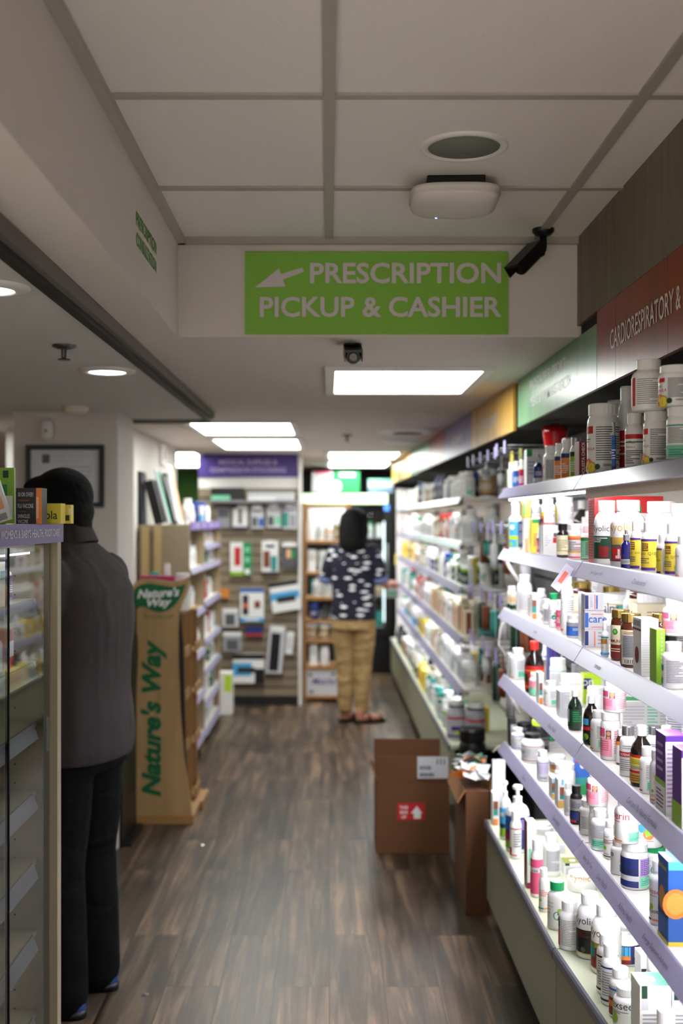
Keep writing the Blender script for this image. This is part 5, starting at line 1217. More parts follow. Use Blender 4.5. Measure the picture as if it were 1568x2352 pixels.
a, c = sp(383, 1830); lt.text("Nature's Way", plane_fn((a, -.001, c), (0,0,1), (-1,0,0)), m_nw, h=60*k, w=362*k, bold=.045, shear=.25, align=0)
obj('vertical_lettering', lt, st)
# things on the stand top, against the gondola end
for i, (px, y, k, d) in enumerate(((356, 5.78, 'tube', 'pale tube'), (384, 5.80, 'spray', 'small white bottle'), (420, 5.79, 'wplain', 'flat clear white tub'))):
    X = (px - PX) * y / F
    far_item(k, X, y, 1.0526, '%s on the display stand top, %s from its leaf side' % (d, ORD[i]), 'items on the display stand', (1.33, 1.50, 1.45)[i])
o = obj('magenta_leaflet', MB().cham(-.085, .085, -.03, .03, 0, .183, pm('magenta'), .001), loc=(-.865, 5.69, 1.0526)); tag(o, 'magenta leaflet stack showing over the leaf header', 'leaflet')
for i, x in enumerate((-1.095, -1.022)):
    o = obj('height_chart', MB().prism([(-.021, 0), (.021, 0), (.021, .60), (.004, .585), (-.010, .605), (-.021, .59)], 0, .012, lambda u, v, k: (u, k, v), mat('pale_wood_strip', '#b39a6a', .6)), loc=(x, 6.686, .88))
    tag(o, 'tan wooden strip on the gondola end panel, %s' % ('beside the pillar' if i == 0 else 'second from the pillar'), 'wooden strip')
    tag(o, o['label'], 'wooden strip')
# supports for the strips: a small ledge on the end panel
obj('ledge', MB().box(-1.125, -.99, 6.672, 6.699, .866, .879, m_post), t)

# ------------------------------------------------------------------ slatwall with hanging medical supplies
SY = 9.20
def sx(px): return (px - PX) * SY / F
def sz(py): return EYE - (py - PY) * SY / F
m_slat = mat('tan_slatwall', '#8e7f6b', 0.6)
sw = thing('slatwall', 'tan slatwall under the purple medical supplies sign', 'display wall', (0, 0, 0))
b = MB(); z = sz(1600); zt = sz(1122); n = 22
for i in range(n):
    z0 = z + (zt - z) * i / n; z1 = z + (zt - z) * (i + 1) / n
    b.box(sx(500) if False else sx(456), sx(684), SY, SY + .018, z0 + .006, z1 - .006, m_slat)
b.box(sx(456), sx(684), SY + .018, SY + .03, z, zt, mat('slat_groove', '#4c4338', .8))
obj('slat_panel', b, sw)
obj('top_panel', MB().box(sx(456), sx(684), SY + .005, SY + .03, zt, LOW - .002, m_frame), sw)
obj('post', MB().cham(sx(685), sx(693), SY - .02, SY + .05, 0, LOW - .002, m_frame, .003), sw)
obj('kick_board', MB().box(sx(456), sx(690), SY + .001, SY + .03, 0, z, m_track), sw)
o_ = MB().cham(sx(456), sx(684), SY - .012, SY + .004, sz(1096), sz(1043), mat('deep_purple_sign', '#46307e', .45), .003)
sg2 = thing('hanging_sign', 'purple medical supplies and compression stockings sign over the slatwall', 'sign', (0, 0, 0))
obj('board', o_, sg2)
l = MB(); kq = SY / F; m_pl = mat('mauve_lettering', '#b9a8d6', .5)
l.text('MEDICAL SUPPLIES &', plane_fn((sx(570), SY - .0135, sz(1067)), (1,0,0), (0,0,1)), m_pl, h=11*kq, w=134*kq, bold=.02)
l.text('COMPRESSION STOCKINGS', plane_fn((sx(570), SY - .0135, sz(1085)), (1,0,0), (0,0,1)), m_pl, h=11*kq, w=174*kq, bold=.02)
obj('lettering', l, sg2)
HANG = [ # px0, px1, py0, py1, base, [(u0,u1,v0,v1,colour)], tilt, label
 (500,530,1165,1212,'grey',[(.1,.9,.5,.9,'dgrey')],0,'grey supply pack beside the gondola, top row'),
 (536,570,1160,1214,'white',[(0,1,.0,.08,'navy'),(.4,.6,.2,.85,'ink'),(0,.3,.85,1,'navy')],0,'white pack with black brace picture, top row'),
 (577,607,1162,1214,'lgrey',[(.2,.8,.75,.9,'navy'),(.6,1,.1,.45,'blue'),(.1,.5,.1,.5,'dgrey')],0,'stocking pack with blue corner, top row'),
 (613,646,1160,1212,'lgrey',[(.2,.8,.78,.93,'navy'),(.6,1,.15,.5,'mint'),(.1,.5,.1,.5,'dgrey')],0,'stocking pack with mint corner, top row'),
 (650,682,1160,1215,'lgrey',[(.1,.8,.78,.93,'purple'),(0,.4,.1,.7,'teal'),(.5,.9,.1,.6,'grey')],0,'stocking pack with teal side, nearest the white post, top row'),
 (530,579,1245,1321,'white',[(0,.6,0,.12,'leaf'),(.6,1,0,1,'green'),(.2,.5,.3,.85,'red'),(.68,.92,.05,.2,'white'),(.68,.92,.4,.55,'mint'),(.68,.92,.7,.85,'mint')],0,'green and white pack with red figure'),
 (602,640,1242,1318,'white',[(0,1,0,.08,'ink'),(.25,.75,.80,.92,'navy'),(.55,.9,.1,.55,'teal'),(.1,.5,.2,.7,'brown')],0,'white and teal pack in the second row'),
 (648,682,1246,1304,'dgrey',[(0,1,.85,1,'white'),(.3,.6,.4,.75,'peach'),(.6,.9,.4,.7,'green')],0,'dark pack with white top, nearest the post'),
 (553,607,1350,1426,'white',[(0,1,.88,1,'blue'),(0,1,0,.12,'sky'),(.1,.35,.2,.8,'ink'),(.12,.32,.42,.55,'coral'),(.6,.85,.4,.62,'brown'),(.2,.8,.03,.09,'white')],0,'white and blue thermometer pack hanging mid wall'),
 (565,604,1438,1458,'navy',[(0,1,0,.25,'red')],0,'navy and red pack under the thermometer pack'),
 (622,688,1334,1402,'white',[(0,1,.40,.65,'sky'),(.2,.85,.3,.5,'ink'),(0,1,.85,1,'black')],-9,'tilted white and blue brace box by the white post'),
 (616,652,1436,1544,'lgrey',[(.15,.75,.05,.85,'black'),(.1,.9,.9,1,'white')],5,'black insole on a pale card'),
 (657,674,1450,1500,'white',[(.2,.8,.2,.8,'lgrey')],6,'small white card behind the black insole'),
 (536,608,1500,1566,'white',[(0,.6,.25,.7,'sky'),(.15,.7,.35,.55,'ink'),(0,1,.82,1,'black'),(.7,1,0,.5,'black')],0,'white and blue brace box near the floor'),
 (512,548,1396,1438,'lgrey',[(.2,.8,.1,.7,'dgrey'),(0,1,.8,1,'white')],0,'silver pouch above another silver pouch'),
 (514,556,1450,1494,'grey',[(.2,.8,.1,.6,'dgrey'),(0,1,.8,1,'white')],0,'lower silver pouch beside the gondola'),
 (507,527,1352,1372,'orange',[(.2,.8,.2,.5,'gold')],0,'small orange pack beside the gondola'),
]
for i, (x0, x1, y0, y1, base, ops, tilt, lab) in enumerate(HANG):
    w, h = sx(x1) - sx(x0), sz(y0) - sz(y1)
    tt = thing('supply_pack', lab, 'package', ((sx(x0) + sx(x1))/2, SY - .055, (sz(y0) + sz(y1))/2), group='medical supply packs on the slatwall')
    M = Matrix.Rotation(rad(tilt), 4, 'Y')
    bb = MB().cham(-w/2, w/2, -.022, .022, -h/2, h/2, pm(base), .003, M)
    for q, (u0, u1, v0, v1, c) in enumerate(ops):
        e = -.0225 - .0004*q
        bb.add([M @ Vector(p_) for p_ in ((-w/2+u0*w, e, -h/2+v0*h), (-w/2+u1*w, e, -h/2+v0*h), (-w/2+u1*w, e, -h/2+v1*h), (-w/2+u0*w, e, -h/2+v1*h))], [(0,1,2,3)], pm(c))
    obj('pack', bb, tt)
    obj('hook', MB().tube([(0, .0542, h/2 + .004), (0, -.05, h/2 + .004), (0, -.055, h/2 + .009)], .0025, silver_metal, 6).tube([(0, .0, h/2 + .004), (0, 0, h/2 - .008)], .004, pm(base), 6), tt)
    if i in (2, 3, 6, 7, 4): obj('price_tag', MB().box(-.03, .03, -.062, -.057, h/2 - .032, h/2 + .006, pm('white')), tt)
# flat boxes on a shelf at the top of the slatwall
ws_ = thing('wall_shelf', 'narrow white shelf at the top of the slatwall', 'shelf', ((sx(486) + sx(682))/2, SY, sz(1152)))
obj('board', MB().box((sx(486) - sx(682))/2, (sx(682) - sx(486))/2, -.22, -.0005, -.012, 0, m_frame), ws_)
obj('lip', MB().box((sx(486) - sx(682))/2, (sx(682) - sx(486))/2, -.224, -.2205, -.012, .008, m_greywall), ws_)
for (x0, x1, y0, c1, c2, lab) in ((490, 562, 1122, 'black', 'mint', 'black and mint flat box on the slatwall top shelf'), (572, 676, 1132, 'lgrey', 'white', 'long pale flat box on the slatwall top shelf')):
    w = sx(x1) - sx(x0); h = sz(y0) - sz(1152)
    carton(w, .16, h, c1, [('F', .0, .6, .0, .45, c2)], ((sx(x0) + sx(x1))/2, SY - .11, sz(1152) + .0006), 0, lab, 'flat boxes on the slatwall shelf')
# pale bin standing between gondola and slatwall
t2 = thing('leaflet_bin', 'pale floor bin with lime sticker beside the gondola', 'bin', ((520 - PX) * 8.80 / F, 8.80, 0))
obj('body', MB().cham(-.05, .05, -.05, .05, 0, .33, m_frame, .004), t2)
obj('lime_sticker', MB().box(-.012, .046, -.052, -.0505, .18, .31, pm('lime')), t2)

# ------------------------------------------------------------------ wooden rack in front of the fridge
RY = 9.38
def rx(px): return (px - PX) * RY / F
def rz(py): return EYE - (py - PY) * RY / F
m_rack = mat('honey_wood', '#a97b48', 0.5, noise=.12, nscale=14)
rk = thing('wooden_rack', 'honey coloured wooden rack standing left of the woman', 'rack', (0, 0, 0))
for x in (rx(699), rx(801) - .0): 
    for y in (RY, RY + .30): obj('post', MB().cham(x - .014, x + .014, y - .014, y + .014, 0, rz(1155), m_rack, .003), rk)
lv = (1242, 1314, 1372, 1424, 1470, 1530, 1598)
for py in lv:
    obj('shelf', MB().box(rx(699) + .0145, rx(801) - .0145, RY - .012, RY + .312, rz(py) - .022, rz(py), m_rack), rk)
obj('top_rail', MB().cham(rx(699) + .0145, rx(801) - .0145, RY - .012, RY + .012, rz(1158) - .02, rz(1158), m_rack, .003), rk)
sgn = obj('top_sign', MB().box(rx(706), rx(794), RY + .29, RY + .298, rz(1205), rz(1166), pm('white')), rk)
RK = [(1242, [('wplain', 714), ('wtext', 736), ('worange', 757), ('tan', 781)]), (1314, [('bwhite', 716), ('bwhite', 742), ('bwhite', 772)]), (1372, [('wbig', 728), ('wtext', 752), ('wplain', 776)]),
      (1424, [('navy', 722), ('black', 745)]), (1470, [('tan', 716), ('tan', 744), ('tan', 772)]), (1530, [('bwhite', 720), ('wplain', 745)])]
for li, (py, L) in enumerate(RK):
    for n, (k, px) in enumerate(L):
        w, dp, d = kw(k); h = TYPES[k][2] if k in TYPES else BOXES[k][2]
        nz = [1160] + [q for q in lv]; gap = rz(nz[nz.index(py) - 1]) - rz(py) - .03
        far_item(k, rx(px), RY + .06, rz(py) + .0006, '%s on the wooden rack, %s in row %s from top' % (d, ORD[n], ('one', 'two', 'three', 'four', 'five', 'six')[li]), 'goods on the wooden rack', min(1.3, gap/(h*1.08)))
o = thing('product_box', 'white box with purple script at the foot of the wooden rack', 'box', (rx(740), RY + .12, rz(1598) + .0006))
wb = (rx(778) - rx(704)) / 2; hb = rz(1538) - rz(1598)
obj('carton', MB().cham(-wb, wb, -.11, .11, 0, hb, pm('lgrey'), .003), o)
l = MB(); l.text('Matcha', plane_fn((0.01, -.112, hb*.42), (1,0,0), (0,0,1)), pm('purple'), h=.055, w=.19, shear=.3, bold=.01)
for u, v in ((-.1, .17), (-.09, .03), (.09, .18)): l.add([(u + .018*math.cos(i*PI/4), -.112, v + .012*math.sin(i*PI/4)) for i in range(8)], [tuple(range(8))], pm('dgreen'))
obj('print', l, o)

# ------------------------------------------------------------------ drinks fridge
FY = 11.16
def fx_(px): return (px - PX) * FY / F
def fz(py): return EYE - (py - PY) * FY / F
fr = thing('drinks_fridge', 'tall black glass door fridge with lit green header', 'fridge', (0, 0, 0))
fb = MB(); x0, x1, zt = fx_(690), fx_(906), fz(1131)
fb.box(x0, x0 + .05, FY, FY + .7, .02, zt, black_plastic).box(x1 - .05, x1, FY, FY + .7, .02, zt, black_plastic).box(x0 + .05, x1 - .05, FY, FY + .7, .02, .36, black_plastic)
fb.box(x0 + .05, x1 - .05, FY + .66, FY + .7, .36, zt, m_dark).box(x0 + .05, x1 - .05, FY, FY + .66, fz(1160), zt, black_plastic)
obj('cabinet', fb, fr)
obj('lit_header', MB().box(fx_(694), fx_(890), FY - .012, FY - .001, fz(1157), fz(1134), mat('fridge_header_light', '#cdeec0', .5, emit=1.1)), fr)
gl = bpy.data.materials.new('shop_glass'); gl.use_nodes = True; nt = gl.node_tree; N = nt.nodes
for q in list(N): N.remove(q)
out_ = N.new('ShaderNodeOutputMaterial'); mx = N.new('ShaderNodeMixShader'); fn = N.new('ShaderNodeFresnel'); fn.inputs[0].default_value = 1.5
tr_ = N.new('ShaderNodeBsdfTransparent'); tr_.inputs[0].default_value = (.93, .96, .95, 1); gs = N.new('ShaderNodeBsdfGlossy'); gs.inputs['Roughness'].default_value = .01
geo = N.new('ShaderNodeNewGeometry'); fr_ = N.new('ShaderNodeMath'); fr_.operation = 'SUBTRACT'; fr_.inputs[0].default_value = 1.0
ml = N.new('ShaderNodeMath'); ml.operation = 'MULTIPLY'; nt.links.new(geo.outputs['Backfacing'], fr_.inputs[1]); nt.links.new(fn.outputs[0], ml.inputs[0]); nt.links.new(fr_.outputs[0], ml.inputs[1])
nt.links.new(ml.outputs[0], mx.inputs[0]); nt.links.new(tr_.outputs[0], mx.inputs[1]); nt.links.new(gs.outputs[0], mx.inputs[2]); nt.links.new(mx.outputs[0], out_.inputs[0])
dr = obj('door', MB().box(x0 + .055, x0 + .10, FY - .03, FY - .002, .37, fz(1162), black_plastic).box(x1 - .10, x1 - .055, FY - .03, FY - .002, .37, fz(1162), black_plastic).box(x0 + .10, x1 - .10, FY - .03, FY - .002, .37, .42, black_plastic), fr)
obj('glass', MB().box(x0 + .10, x1 - .10, FY - .022, FY - .016, .42, fz(1162), gl), dr)
obj('handle', MB().tube([(x1 - .075, FY - .032, .8), (x1 - .075, FY - .06, .83), (x1 - .075, FY - .06, 1.25), (x1 - .075, FY - .032, 1.28)], .010, silver_metal, 8), dr)
obj('blue_badge', MB().box(fx_(882), fx_(893), FY - .034, FY - .031, fz(1173), fz(1160), mat('blue_badge_light', '#4f8cff', .4, emit=1.2)), dr)
obj('light_tube', MB().box(x1 - .11, x1 - .09, FY + .04, FY + .06, .5, 1.5, mat('fridge_light', '#dfeef5', .4, emit=3.0)), fr)
FP = ['wtext', 'bsky', 'worange', 'bteal', 'wplain', 'bwhite', 'tan', 'wgreen']
for li, z in enumerate((.45, .76, 1.06, 1.34)):
    obj('shelf', MB().box(x0 + .055, x1 - .055, FY + .06, FY + .60, z - .012, z, m_greywall), fr)
    for n in range(8):
        k = FP[(li * 3 + n * 5) % len(FP)]; w, dp, d = kw(k)
        far_item(k, x0 + .13 + n * .094, FY + .15, z + .0006, '%s inside the fridge, %s along fridge shelf %s' % (d, ORD[n], ('one', 'two', 'three', 'four')[li]), 'goods in the fridge', 1.15)
for (a, b_, y0, c, lab, ops) in ((716, 764, 1083, 'lgrey', 'white carton on top of the fridge', [('F',.1,.9,.9,1,'hotpink')]), (769, 826, 1084, 'green', 'bright green carton on top of the fridge', [('F',.2,.8,.78,.95,'white'),('F','d',.06,.30,.05,'white')])):
    w = fx_(b_) - fx_(a); carton(w, .2, fz(y0) - zt, c, ops, ((fx_(a) + fx_(b_))/2, FY + .14, zt + .0006), 0, lab, 'cartons on the fridge')
for i in range(3):
    w = fx_(903) - fx_(846); h = (fz(1100) - zt) / 3
    carton(w, .18, h - .001, ('teal', 'lgrey', 'mint')[i], [('F',0,1,.0,.3,'lilac')], ((fx_(846) + fx_(903))/2, FY + .13, zt + .0006 + i*h), 0, '%s flat pack on the fridge, %s from the bottom' % (('teal', 'grey', 'mint')[i], ORD[i]), 'flat packs on the fridge')
# ------------------------------------------------------------------ pillar furniture
cf = thing('framed_certificate', 'black framed certificate on the white pillar behind the man', 'picture frame', (-1.2115, 5.168, 1.7185))
w, h = .1795, .1425; fm = MB()
for a in ((-w, w, h - .022, h), (-w, w, -h, -h + .022), (-w, -w + .022, -h + .022, h - .022), (w - .022, w, -h + .022, h - .022)): fm.cham(a[0], a[1], -.02, 0, a[2], a[3], black_plastic, .002)
obj('frame', fm, cf)
pp = MB().box(-w + .02, w - .02, -.008, -.001, -h + .02, h - .02, pm('lgrey', .6))
pp.text('College of Pharmacists', plane_fn((.03, -.0085, .085), (1,0,0), (0,0,1)), pm('grey'), h=.012, w=.16)
pp.text('of British Columbia', plane_fn((.02, -.0085, .065), (1,0,0), (0,0,1)), pm('grey'), h=.009, w=.13)
pp.box(-.105, -.07, -.0088, -.008, .06, .1, pm('dgrey'))
for i in range(3): pp.box(-.02, .12, -.0088, -.008, .04 - i*.02, .044 - i*.02, pm('grey'))
obj('certificate', pp, cf)
dp_ = thing('wall_dispenser', 'small pale oval dispenser on the pillar above the certificate', 'dispenser', (-1.293, 5.168, 1.93))
obj('housing', loft(MB(), [[Vector((q.x*.028*s, -y, q.y*.050*s)) for q in squircle(1, 0, 24, 3)] for s, y in ((1, 0), (1, .02), (.8, .035))], m_frame), dp_)
obj('button', MB().box(-.006, .006, -.038, -.0345, -.01, .0, pm('dgrey')), dp_)
wp_ = thing('wall_speaker', 'small white square speaker plate on the wall above the picture boards', 'speaker', (-1.148, 7.7, 1.96))
obj('plate', MB().cham(0, .02, -.10, .10, -.075, .075, m_frame, .004), wp_)
obj('cone', MB().lathe([(.035, .020), (.03, .026), (.0, .026)], pm('grey'), 24, M=Matrix.Rotation(rad(90), 4, 'Y')), wp_)

# ------------------------------------------------------------------ glass fronted case at left
CX = -.7187
cs = thing('display_case', 'glass fronted display case with purple header, cut by the left edge', 'display case', (0, 0, 0))
m_case = mat('case_laminate', '#a3977f', 0.5, noise=.03, nscale=5); m_case2 = mat('case_frame_metal', '#6f6b5c', 0.4)
obj('end_panel', MB().box(-1.25, -.758, 2.99, 3.015, 0, 1.46, m_case), cs)
pv = MB()
for i in range(28): pv.lathe([(.0028, 0), (.0028, .0006)], pm('ink'), 8, M=Matrix.Translation((-.835, 2.9892, .12 + i*.05)) @ Matrix.Rotation(rad(90), 4, 'X'))
obj('peg_holes', pv, cs)
obj('post', MB().box(-.758, -.7375, 2.965, 3.015, 0, 1.46, m_case2).box(-.7375, CX, 2.975, 3.015, 0, 1.46, m_case), cs)
obj('lock', MB().box(-.7445, -.7385, 2.962, 2.965, .91, 1.0, silver_metal), cs)
obj('back_panel', MB().box(-1.27, -1.25, 1.3, 3.015, 0, 1.46, m_case), cs)
obj('base', MB().box(-1.25, -.75, 1.3, 2.99, 0, .1, m_case), cs)
obj('top_panel', MB().box(-1.27, CX + .002, 1.3, 3.015, 1.4605, 1.507, m_case), cs)
hd = obj('header_strip', MB().box(CX + .002, CX + .006, 1.3, 3.017, 1.460, 1.5085, mat('case_header_purple', '#65508f', .4)), cs)
l = MB(); l.text("WOMEN'S & BABY'S HEALTH, FOOT CARE", plane_fn((CX + .0068, 2.44, 1.473), (0,1,0), (0,0,1)), pm('lgrey'), h=.023, w=.53, bold=.01, align=0)
obj('lettering', l, hd)
lf_ = obj('case_light', MB().box(-.80, -.772, 1.35, 2.95, 1.436, 1.460, m_frame), cs)
obj('light_tube', MB().box(-.795, -.777, 1.38, 2.92, 1.431, 1.4355, mat('case_light_tube', '#fff6e4', .4, emit=7.0)), lf_)
m_gedge = mat('glass_edge', '#040a08', .7, spec=.1)
obj('glass_door', MB().box(-.734, -.729, 1.3, 2.553, .1, 1.455, gl), cs)
obj('glass_door', MB().box(-.742, -.737, 2.50, 2.960, .1, 1.455, gl), cs)
obj('glass_edge', MB().box(-.7355, -.7275, 2.5535, 2.562, .1, 1.455, m_gedge), cs)
CP = ['bstripe', 'wmint', 'byellow', 'bwhite', 'wplain', 'bred', 'bsky', 'wpurple', 'bgreen']
for li, z in enumerate((.22, .435, .622, .803, .985, 1.145, 1.31)):
    big = z > 1.1
    sh = obj('shelf', MB().box(-1.249, -.775, 1.32, 2.985, z - .014, z, m_shelf if big else m_case), cs)
    obj('price_rail', MB().prism([(-.775, z + .003), (-.770, z + .003), (-.757, z - .036), (-.762, z - .038)], 1.33, 2.93, lambda u, v, k: (u, k, v), mat('case_rail_grey', '#68666c', .4)), sh)
    y = 2.12; n = 0
    while y < 2.92:
        k = CP[(li * 2 + n * 4 + n // 2) % len(CP)]; w, dp, d = kw(k); h = TYPES[k][2] if k in TYPES else BOXES[k][2]
        gap = (.12 if z < 1.1 else .105)
        if y + dp < 2.93 and (big or y < 2.62):
            o = far_item(k, -.80 - w/2, y + dp/2, z + .0006, '%s in glass case, %s along case shelf %s from floor' % (d, ORD[n], ('one','two','three','four','five','six','seven')[li]), 'products in the glass case', gap/(h*1.08))
            o.rotation_euler.z += PI/2 if k in TYPES else PI
            n += 1
        y += dp + .014
# counter cards and sweets on the case
def card(px0, px1, py0, Y, m, tilt, label, dth=.012, name='brochure', cat='brochure', ops=()):
    a, b = at(px0, 1200, Y), at(px1, 1200, Y); h = EYE - (py0 - PY)*Y/F - 1.5085; w = b.x - a.x
    o = thing(name, label, cat, ((a.x + b.x)/2, Y, 1.509)); M = Matrix.Rotation(tilt, 4, 'Y')
    c = MB().cham(-w/2, w/2, -dth/2, dth/2, 0, h, m, .0008, M)
    obj('card', c, o)
    g = MB()
    for q, op in enumerate(ops):
        e = -dth/2 - .0005 - .0003*q
        if op[0] == 't': g.text(op[1], (lambda e: lambda u, v: M @ Vector((-w/2 + op[2]*w + u, e, op[3]*h + v)))(e), pm(op[5]), h=op[4]*h, w=op[6]*w, bold=.01, align=0)
        else: g.add([M @ Vector(p_) for p_ in ((-w/2+op[0]*w, e, op[2]*h), (-w/2+op[1]*w, e, op[2]*h), (-w/2+op[1]*w, e, op[3]*h), (-w/2+op[0]*w, e, op[3]*h))], [(0,1,2,3)], pm(op[4]))
    if ops: obj('print', g, o)
    return o
card(43, 102, 1122, 2.80, mat('charcoal_card', '#2c2b30', .5), 0, 'dark brochure reading fifty or over on the glass case', .05, ops=((.78,1,0,1,'orange'),(.78,.88,.15,.75,'peach'),('t','50 OR OVER?',.08,.76,.12,'lgrey',.60),(.08,.5,.63,.68,'brown'),('t','FLU VACCINE',.08,.44,.12,'lgrey',.60),(.08,.4,.33,.36,'brown'),('t','SHINGLES',.08,.16,.11,'lgrey',.46),('t','VACCINE',.08,.02,.10,'lgrey',.40)))
card(-30, 34, 1075, 2.90, pm('leaf'), 0, 'tall green leaflet at the back left of the case top', .012, ops=((.4,.75,.2,.7,'green'),(.55,.95,.1,.5,'white'),(.6,.8,.82,.95,'dgreen')))
card(-40, 30, 1108, 2.72, pm('white'), rad(-18), 'white leaflet with food picture leaning on the case top', .012, ops=((.3,.9,.3,.6,'peach'),(.35,.7,.35,.5,'brown'),(.2,.6,.62,.68,'red'),(.6,.9,.05,.2,'grey'),(.3,.8,.80,.90,'teal')))
rc = card(88, 145, 1157, 2.92, pm('yellow'), 0, 'yellow sweets box with dark green lettering on the glass case', .05, 'sweets_box', 'box', ops=(('t','Ricola',-.16,.22,.42,'dgreen',1.02),))
card(149, 166, 1160, 2.975, pm('yellow'), 0, 'small yellow sweets box at the end of the case', .03, 'sweets_box', 'box', ops=((.1,.8,.15,.45,'dgreen'),(.7,1.0,.5,.8,'white')))
# ------------------------------------------------------------------ people
def fuse(name, mb, parent, voxel, m, smooth=4, mats=None):
    me = mesh('tmp', mb); ob = bpy.data.objects.new('tmp', me); COL.objects.link(ob)
    r = ob.modifiers.new('r', 'REMESH'); r.mode = 'VOXEL'; r.voxel_size = voxel; r.use_smooth_shade = True
    s = ob.modifiers.new('s', 'SMOOTH'); s.factor = .5; s.iterations = smooth
    dg = bpy.context.evaluated_depsgraph_get(); dg.update()
    out = bpy.data.meshes.new_from_object(ob.evaluated_get(dg)); out.name = name
    bpy.data.objects.remove(ob); bpy.data.meshes.remove(me)
    out.materials.clear(); out.materials.append(m)
    for p_ in out.polygons: p_.use_smooth = True; p_.material_index = 0
    return obj(name, None, parent, me=out)
def limb(mb, pts, rs, m, n=14):
    mb.tube(pts, rs, m, n)
    for p_, r in zip(pts, rs): mb.ell(p_, (r, r, r), m, 12, 8)
def rings(mb, L, m, n=26, k=2.5):
    R = []
    for z, rx, ry, cx, cy in L:
        R.append([Vector((cx + q.x*rx, cy + q.y*ry, z)) for q in squircle(1, 0, n, k)])
    loft(mb, R, m)
def hand(mb, wrist, d, palm, m, side, curl=.6, s=1.0):
    # d: finger direction, palm: direction the palm faces; side +1 thumb on d x palm side
    d = Vector(d).normalized(); palm = (Vector(palm) - d*Vector(palm).dot(d)).normalized(); t = d.cross(palm).normalized() * side
    w = Vector(wrist)
    mb.tube([w, w + d*.03*s, w + d*.085*s], [.022*s, .027*s, .024*s], m, 12)
    for o in (-.024, -.008, .008, .024):
        limb(mb, [w + d*.03*s + t*o*.7*s, w + d*.088*s + t*o*s], [.012*s, .0105*s], m, 10)
    for o, L in ((.027, .066), (.009, .076), (-.009, .071), (-.027, .056)):
        b = w + d*.088*s + t*o*s; p1 = b + (d*math.cos(curl*.5) + palm*math.sin(curl*.5))*L*.45*s
        p2 = p1 + (d*math.cos(curl*1.4) + palm*math.sin(curl*1.4))*L*.32*s; p3 = p2 + (d*math.cos(curl*2.1) + palm*math.sin(curl*2.1))*L*.26*s
        limb(mb, [b, p1, p2, p3], [.0095*s, .009*s, .0082*s, .0072*s], m, 10)
    b = w + d*.028*s + t*.024*s; p1 = b + (t*.75 + d*.6 + palm*.25).normalized()*.04*s; p2 = p1 + (t*.35 + d*.8 + palm*.4).normalized()*.03*s
    limb(mb, [b, p1, p2], [.0125*s, .0105*s, .0085*s], m, 10)
def head(mb, c, s, m, pitch=0.0):
    M = Matrix.Translation(c) @ Matrix.Rotation(pitch, 4, 'X') @ Matrix.Scale(s, 4)
    E = lambda p_, r: mb.ell(p_, r, m, 20, 14, M)
    E((0, -.012, .035), (.074, .092, .082)); E((0, .020, -.02), (.062, .070, .085)); E((0, .052, -.075), (.034, .034, .030))
    E((0, .092, -.018), (.011, .016, .022)); E((0, .100, -.032), (.013, .012, .010)); E((0, .081, -.058), (.022, .010, .008))
    E((0, .080, .018), (.050, .012, .010))
    for x in (-1, 1): E((x*.074, -.005, -.012), (.010, .020, .030)); E((x*.03, .066, -.018), (.02, .016, .02))
    return M
def face_bits(M, parent):
    for x in (-1, 1): obj('eye', MB().ell((x*.030, .079, .002), (.011, .006, .006), pm('ink'), 12, 8, M), parent)
    obj('mouth', MB().ell((0, .0895, -.058), (.019, .004, .004), mat('lip', '#8d4a44', .5), 12, 8, M), parent)
def cloth_mat(name, c, sc3, strength=.6):
    m = bpy.data.materials.new(name); m.use_nodes = True; nt = m.node_tree; N = nt.nodes; L = nt.links; b = N['Principled BSDF']
    b.inputs['Base Color'].default_value = lin(c); b.inputs['Roughness'].default_value = .9; b.inputs['Specular IOR Level'].default_value = .15
    tc = N.new('ShaderNodeTexCoord'); mp = N.new('ShaderNodeMapping'); mp.inputs['Scale'].default_value = sc3; mp.inputs['Rotation'].default_value = (.35, .25, 0)
    n = N.new('ShaderNodeTexNoise'); n.inputs['Scale'].default_value = 5; n.inputs['Detail'].default_value = 2; n.inputs['Distortion'].default_value = .6
    bp_ = N.new('ShaderNodeBump'); bp_.inputs['Strength'].default_value = strength; bp_.inputs['Distance'].default_value = .05
    L.new(tc.outputs['Object'], mp.inputs[0]); L.new(mp.outputs[0], n.inputs['Vector']); L.new(n.outputs['Fac'], bp_.inputs['Height']); L.new(bp_.outputs[0], b.inputs['Normal'])
    return m
m_skin = mat('skin', '#b98268', .55); m_skin2 = mat('skin_tan', '#8f6350', .55); m_hair = mat('black_hair', '#0b0a0a', .75, bump=.5, nscale=70, spec=.2)
